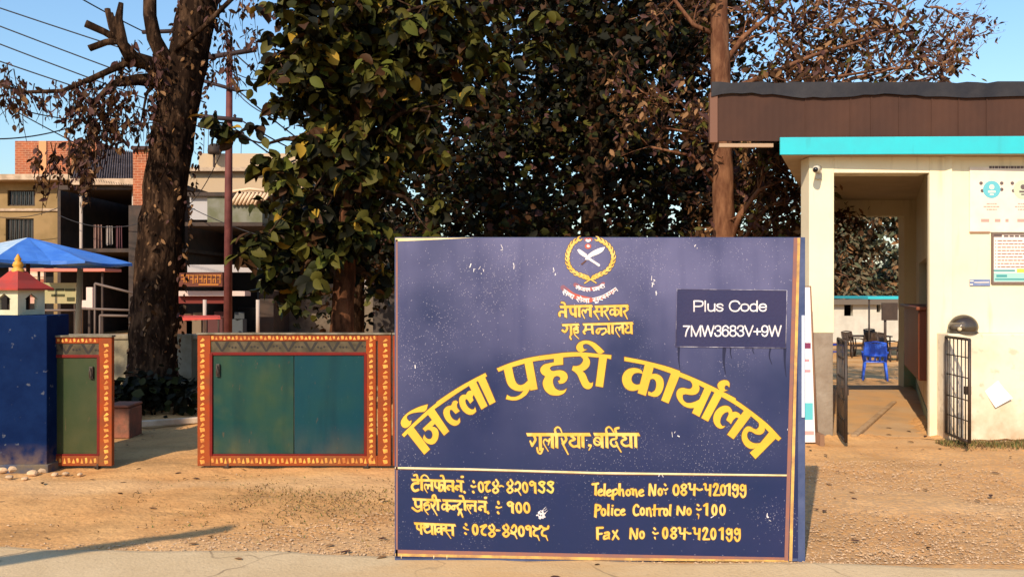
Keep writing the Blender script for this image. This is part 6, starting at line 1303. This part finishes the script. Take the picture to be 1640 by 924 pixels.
# barred gate leaves
def barred(label, hx, hy, ang, wd, z0, z1):
    t = thing('barred_gate', label, 'gate', (hx, hy, z0), 'barred iron leaves at the guardhouse passage'); d = Vector((math.cos(ang), math.sin(ang), 0)); H = Vector((hx, hy, 0)); mb = MB()
    P = lambda u, z: H + d * u + Vector((0, 0, z))
    for a, b in ((P(0, z0), P(0, z1)), (P(wd, z0), P(wd, z1)), (P(0, z0), P(wd, z0)), (P(0, z1), P(wd, z1))): mb.tube([a, b], .016, 6)
    obj('frame', mb, iron, t); n = 6
    for k in range(1, n): mb = MB(); mb.tube([P(wd * k / n, z0), P(wd * k / n, z1)], .0065, 5); obj('bar', mb, iron, t)
    for z in (.2, .4, .62, .82): mb = MB(); zz = z0 + (z1 - z0) * z; mb.tube([P(0, zz), P(wd, zz)], .0065, 5); obj('cross_bar', mb, iron, t)
    mb = MB(); mb.box(P(wd * .92, (z0 + z1) / 2), (.05, .05, .08)); obj('latch', mb, iron, t); return t
barred('open barred iron leaf casting its shadow on the lower guardhouse wall', gx(1517, 8.58), 8.60, R(-95), .52, .09, 1.11)
barred('barred iron leaf seen edge on against the grey pillar base', gx(1341, 8.82), 8.80, R(-104), .55, .06, 1.08)
# roll-up banner partly behind the signboard
t = thing('standing_banner', 'tall white printed banner stand between the signboard and guardhouse pillar', 'banner', (gx(1270, 8.45), 8.45, 0)); yb_ = 8.45
bx1 = lambda y: gx(1297 + (y - 460) * .036, yb_)
mb = MB(); mb.prism([(gx(1300, yb_) - .75, gz(708, yb_)), (bx1(708), gz(708, yb_)), (bx1(460), gz(460, yb_)), (gx(1290, yb_) - .75, gz(460, yb_))], yb_, yb_ + .01); obj('sheet', mb, mat('white banner vinyl', (.74, .68, .68, 1), .5), t)
def bpatch(n_, x0, y0, x1, y1, c): mb = MB(); mb.b2(gx(x0, yb_), min(gx(x1, yb_), bx1(y0) - .012), yb_ - .0015, yb_, gz(y1, yb_), gz(y0, yb_)); obj(n_, mb, mat(n_ + ' print %d' % y0, c, .6), t)
bpatch('turquoise_block', 1200, 645, 1305, 672, (.10, .45, .50, 1)); bpatch('maroon_strip', 1200, 549, 1299, 558, (.18, .03, .08, 1)); bpatch('lettering', 1200, 575, 1296, 579, (.55, .25, .28, 1)); bpatch('lettering', 1200, 592, 1298, 596, (.55, .25, .28, 1)); bpatch('lower_strip', 1200, 690, 1305, 696, (.5, .3, .28, 1))
mb = MB(); mb.tube([(gx(1310, yb_), yb_ + .03, 0), (bx1(460) + .01, yb_ + .02, gz(458, yb_))], .012, 8); mb.tube([(gx(1300, yb_) - .75, yb_ + .03, 0), (gx(1290, yb_) - .75, yb_ + .02, gz(458, yb_))], .012, 8); mb.box((gx(1310, yb_), yb_ - .02, .06), (.045, .2, .12)); mb.tube([(gx(1290, yb_) - .75, yb_ + .02, gz(460, yb_)), (bx1(460), yb_ + .02, gz(460, yb_))], .012, 8); obj('stand', mb, mat('brown wooden stand', (.22, .12, .07, 1), .8), t)

# ------------------------------------------------------------------ the yard seen through the passage
def plastic_chair(name, label, mt, loc, rz, group=None, s=1.0):
    t = thing(name, label, 'chair', (0, 0, 0), group); h = .43; w_ = .23
    mb = MB(); mb.b2(-w_, w_, -.22, .22, h - .02, h); mb.b2(-w_, w_, -.225, -.20, h - .06, h - .02); obj('seat', mb, mt, t, .008)
    mb = MB()
    n = 5
    mb.add([(-w_ * .86, .215, h + .12), (w_ * .86, .215, h + .12), (w_ * .86, .30, h + .42), (-w_ * .86, .30, h + .42), (-w_ * .86, .235, h + .12), (w_ * .86, .235, h + .12), (w_ * .86, .32, h + .42), (-w_ * .86, .32, h + .42)], [(3, 2, 1, 0), (4, 5, 6, 7), (0, 1, 5, 4), (1, 2, 6, 5), (2, 3, 7, 6), (3, 0, 4, 7)])
    for k in range(n): x = -w_ + .03 + (2 * w_ - .06) * k / (n - 1); mb.tube([(x, .20, h), (x * 1.02, .25, h + .22), (x * 1.0, .30, h + .42)], [.022, .020, .020], 6)
    mb.tube([(-w_, .21, h), (-w_, .25, h + .22), (-w_ * .95, .31, h + .43), (0, .325, h + .46), (w_ * .95, .31, h + .43), (w_, .25, h + .22), (w_, .21, h)], .02, 6); mb.tube([(-w_, .24, h + .14), (w_, .24, h + .14)], .028, 6); obj('backrest', mb, mt, t)
    for sx in (-1, 1):
        for sy in (-1, 1): mb = MB(); mb.tube([(sx * w_ * .92, sy * .19, h - .01), (sx * w_ * 1.12, sy * .23, 0)], [.032, .024], 6); obj('leg', mb, mt, t)
        mb = MB(); mb.tube([(sx * w_ * 1.1, .24, h + .2), (sx * w_ * 1.18, .0, h + .21), (sx * w_ * 1.15, -.19, h + .18), (sx * w_ * 1.02, -.2, h - .02)], .02, 6); obj('armrest', mb, mt, t)
    t.location = loc; t.rotation_euler = (0, 0, rz); t.scale = (s, s, s); return t
bpl = mat('bright blue plastic', (.03, .12, .78, 1), .35, (.04, .15, .8, 1), 4, spec=.5); dpl = mat('dark brown plastic', (.045, .030, .024, 1), .5, (.06, .04, .03, 1), 4); bpd = mat('deep blue plastic', (.01, .03, .25, 1), .4)
zy = .02
def yard(px, py): D = (CH + .70) * F / (py - HY); return Vector((gx(px, D), D, -.70))
p_ = yard(1401, 608); plastic_chair('plastic_chair', 'bright blue plastic armchair standing in the sunlit yard beyond the passage', bpl, p_, R(158), None, 1.12)
p_ = yard(1341, 585); plastic_chair('plastic_chair', 'deep blue plastic chair half hidden by the left door pillar', bpd, p_, R(80))
g_ = 'dark plastic chairs in the yard'
c0 = plastic_chair('plastic_chair', 'dark plastic chair leftmost of the group in the shaded yard', dpl, yard(1366, 572), R(20), g_)
for (px, py, rz, lab) in ((1386, 571, 190, 'dark plastic chair second from the left in the shaded yard'), (1406, 574, 160, 'dark plastic chair just above the blue armchair in the shaded yard'), (1424, 578, 30, 'nearest dark plastic chair right of the blue armchair'), (1438, 577, 200, 'dark plastic chair against the rear pier of the passage'), (1400, 566, 10, 'farthest dark plastic chair in the middle of the shaded yard')):
    dup(c0, yard(px, py), R(rz), lab, g_)
t = thing('yard_table', 'low dark table among the dark chairs in the yard', 'table', yard(1388, 570)); L_ = t.location
mb = MB(); mb.box((L_.x, L_.y, .70 + L_.z), (1.5, .7, .04)); obj('top', mb, dpl, t)
for sx in (-1, 1):
    for sy in (-1, 1): mb = MB(); mb.tube([(L_.x + sx * .68, L_.y + sy * .3, L_.z), (L_.x + sx * .68, L_.y + sy * .3, .69 + L_.z)], .025, 6); obj('leg', mb, dpl, t)
D = 36; t = thing('yard_house', 'pale low building with dark openings beyond the yard chairs', 'house', (gx(1400, D), D, 0)); mb = MB()
pw = mat('pale bluish wall', (.50, .48, .42, 1), .9, (.42, .40, .35, 1), 2)
wall_with_holes(t, 'wall', pw, 1200, 488, 1560, 572, D, .25, [(1352, 488, 1366, 506), (1404, 482, 1410, 500)])
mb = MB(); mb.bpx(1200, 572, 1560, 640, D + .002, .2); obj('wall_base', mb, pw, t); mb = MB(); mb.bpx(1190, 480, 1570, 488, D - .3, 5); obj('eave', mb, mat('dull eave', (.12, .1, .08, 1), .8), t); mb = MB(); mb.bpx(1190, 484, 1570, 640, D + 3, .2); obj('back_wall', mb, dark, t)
D = 26.0; t = thing('yard_canopy', 'slim turquoise framed canopy over the yard', 'canopy', (gx(1420, D), D, 0)); mb = MB(); mb.bpx(1390, 475, 1500, 479, D, 3); obj('roof', mb, tealp, t)
for px in (1393, 1496): mb = MB(); mb.tube([(gx(px, D), D + .05, -.75), (gx(px, D), D + .05, gz(479, D))], .03, 8); obj('post', mb, iron, t)
D = 25.0; t = thing('board_sign', 'dark square board hanging among the yard chairs', 'board', (gx(1422, D), D, 0)); mb = MB(); mb.bpx(1413, 485, 1438, 513, D, .06); obj('board', mb, dpl, t); mb = MB(); mb.tube([(gx(1420, D), D + .1, -.75), (gx(1420, D), D + .1, gz(485, D))], .04, 6); obj('post', mb, dpl, t)

# grass at the wall foot and along the far yard
def grass(name, lab, fn, n, h0, h1, mats, wts):
    P = np.array([fn() for _ in range(n)]); H = h0 + (h1 - h0) * rng.random(n); a = rng.random(n) * 6.28; lean = rng.normal(0, .5, (n, 2)) * H[:, None]; wv = .004 + .004 * rng.random(n)
    dx = np.stack([np.cos(a), np.sin(a)], -1) * wv[:, None]; V = np.zeros((n, 3, 3)); V[:, 0, :2] = P[:, :2] - dx; V[:, 1, :2] = P[:, :2] + dx; V[:, 2, :2] = P[:, :2] + lean; V[:, 2, 2] = H
    me = bpy.data.meshes.new(name); me.from_pydata(V.reshape(-1, 3).tolist(), [], np.arange(3 * n).reshape(-1, 3).tolist()); me.polygons.foreach_set('material_index', rng.choice(len(mats), n, p=np.array(wts) / sum(wts))); me.update()
    o = link_mesh(name, me, mats); tag(o, lab, 'grass', kind='stuff')
gm = [mat('dry grass', (.22, .15, .05, 1), .8), mat('green grass', (.07, .09, .02, 1), .8), mat('brown grass', (.14, .08, .035, 1), .8)]
def g1():
    x = random.uniform(gx(1500, 8.5), gx(1700, 8.5)); return (x, 8.58 - abs(random.gauss(0, .13)) - .09 * max(0, 1 - abs(x - 5.0)), 0)
grass('grass', 'dry low grass along the foot of the guardhouse wall', g1, 2200, .015, .06, gm, [3, 2, 3])
def g2(): return (random.gauss(-1.6, .7), random.gauss(6.15, .35), 0)
grass('grass', 'thin dry grass on the dirt in front of the wide gate leaf', g2, 2600, .006, .022, gm, [3, 1, 3])

# dry fallen leaves and scraps on the dirt
def fl_(): 
    while True:
        x = random.uniform(-4.3, 5.2); y = random.uniform(4.3, 11.5)
        if random.random() < (.25 if y < road_edge(x) else .5 if y < 8 else .9): return (x, y, .014 if y > road_edge(x) else .018)
P = np.array([fl_() for _ in range(260)]); n = len(P); T_ = LEAF_LONG * np.array([1.5, 1, .7]); a = rng.random(n) * 6.28; S_ = .03 + .05 * rng.random(n)
V_ = np.stack([T_[None, :, 0] * np.cos(a)[:, None] - T_[None, :, 1] * np.sin(a)[:, None], T_[None, :, 0] * np.sin(a)[:, None] + T_[None, :, 1] * np.cos(a)[:, None], T_[None, :, 2] + 0 * a[:, None]], -1) * S_[:, None, None] + P[:, None, :]
me = bpy.data.meshes.new('fallen_leaves'); me.from_pydata(V_.reshape(-1, 3).tolist(), [], (LEAF_F[None] + 6 * np.arange(n)[:, None, None]).reshape(-1, 4).tolist()); me.polygons.foreach_set('material_index', np.repeat(rng.integers(0, 3, n), 2)); me.update()
tag(link_mesh('fallen_leaves', me, [LB, LT, LP]), 'scattered dry brown leaves lying on the dirt and road', 'leaves', kind='stuff')
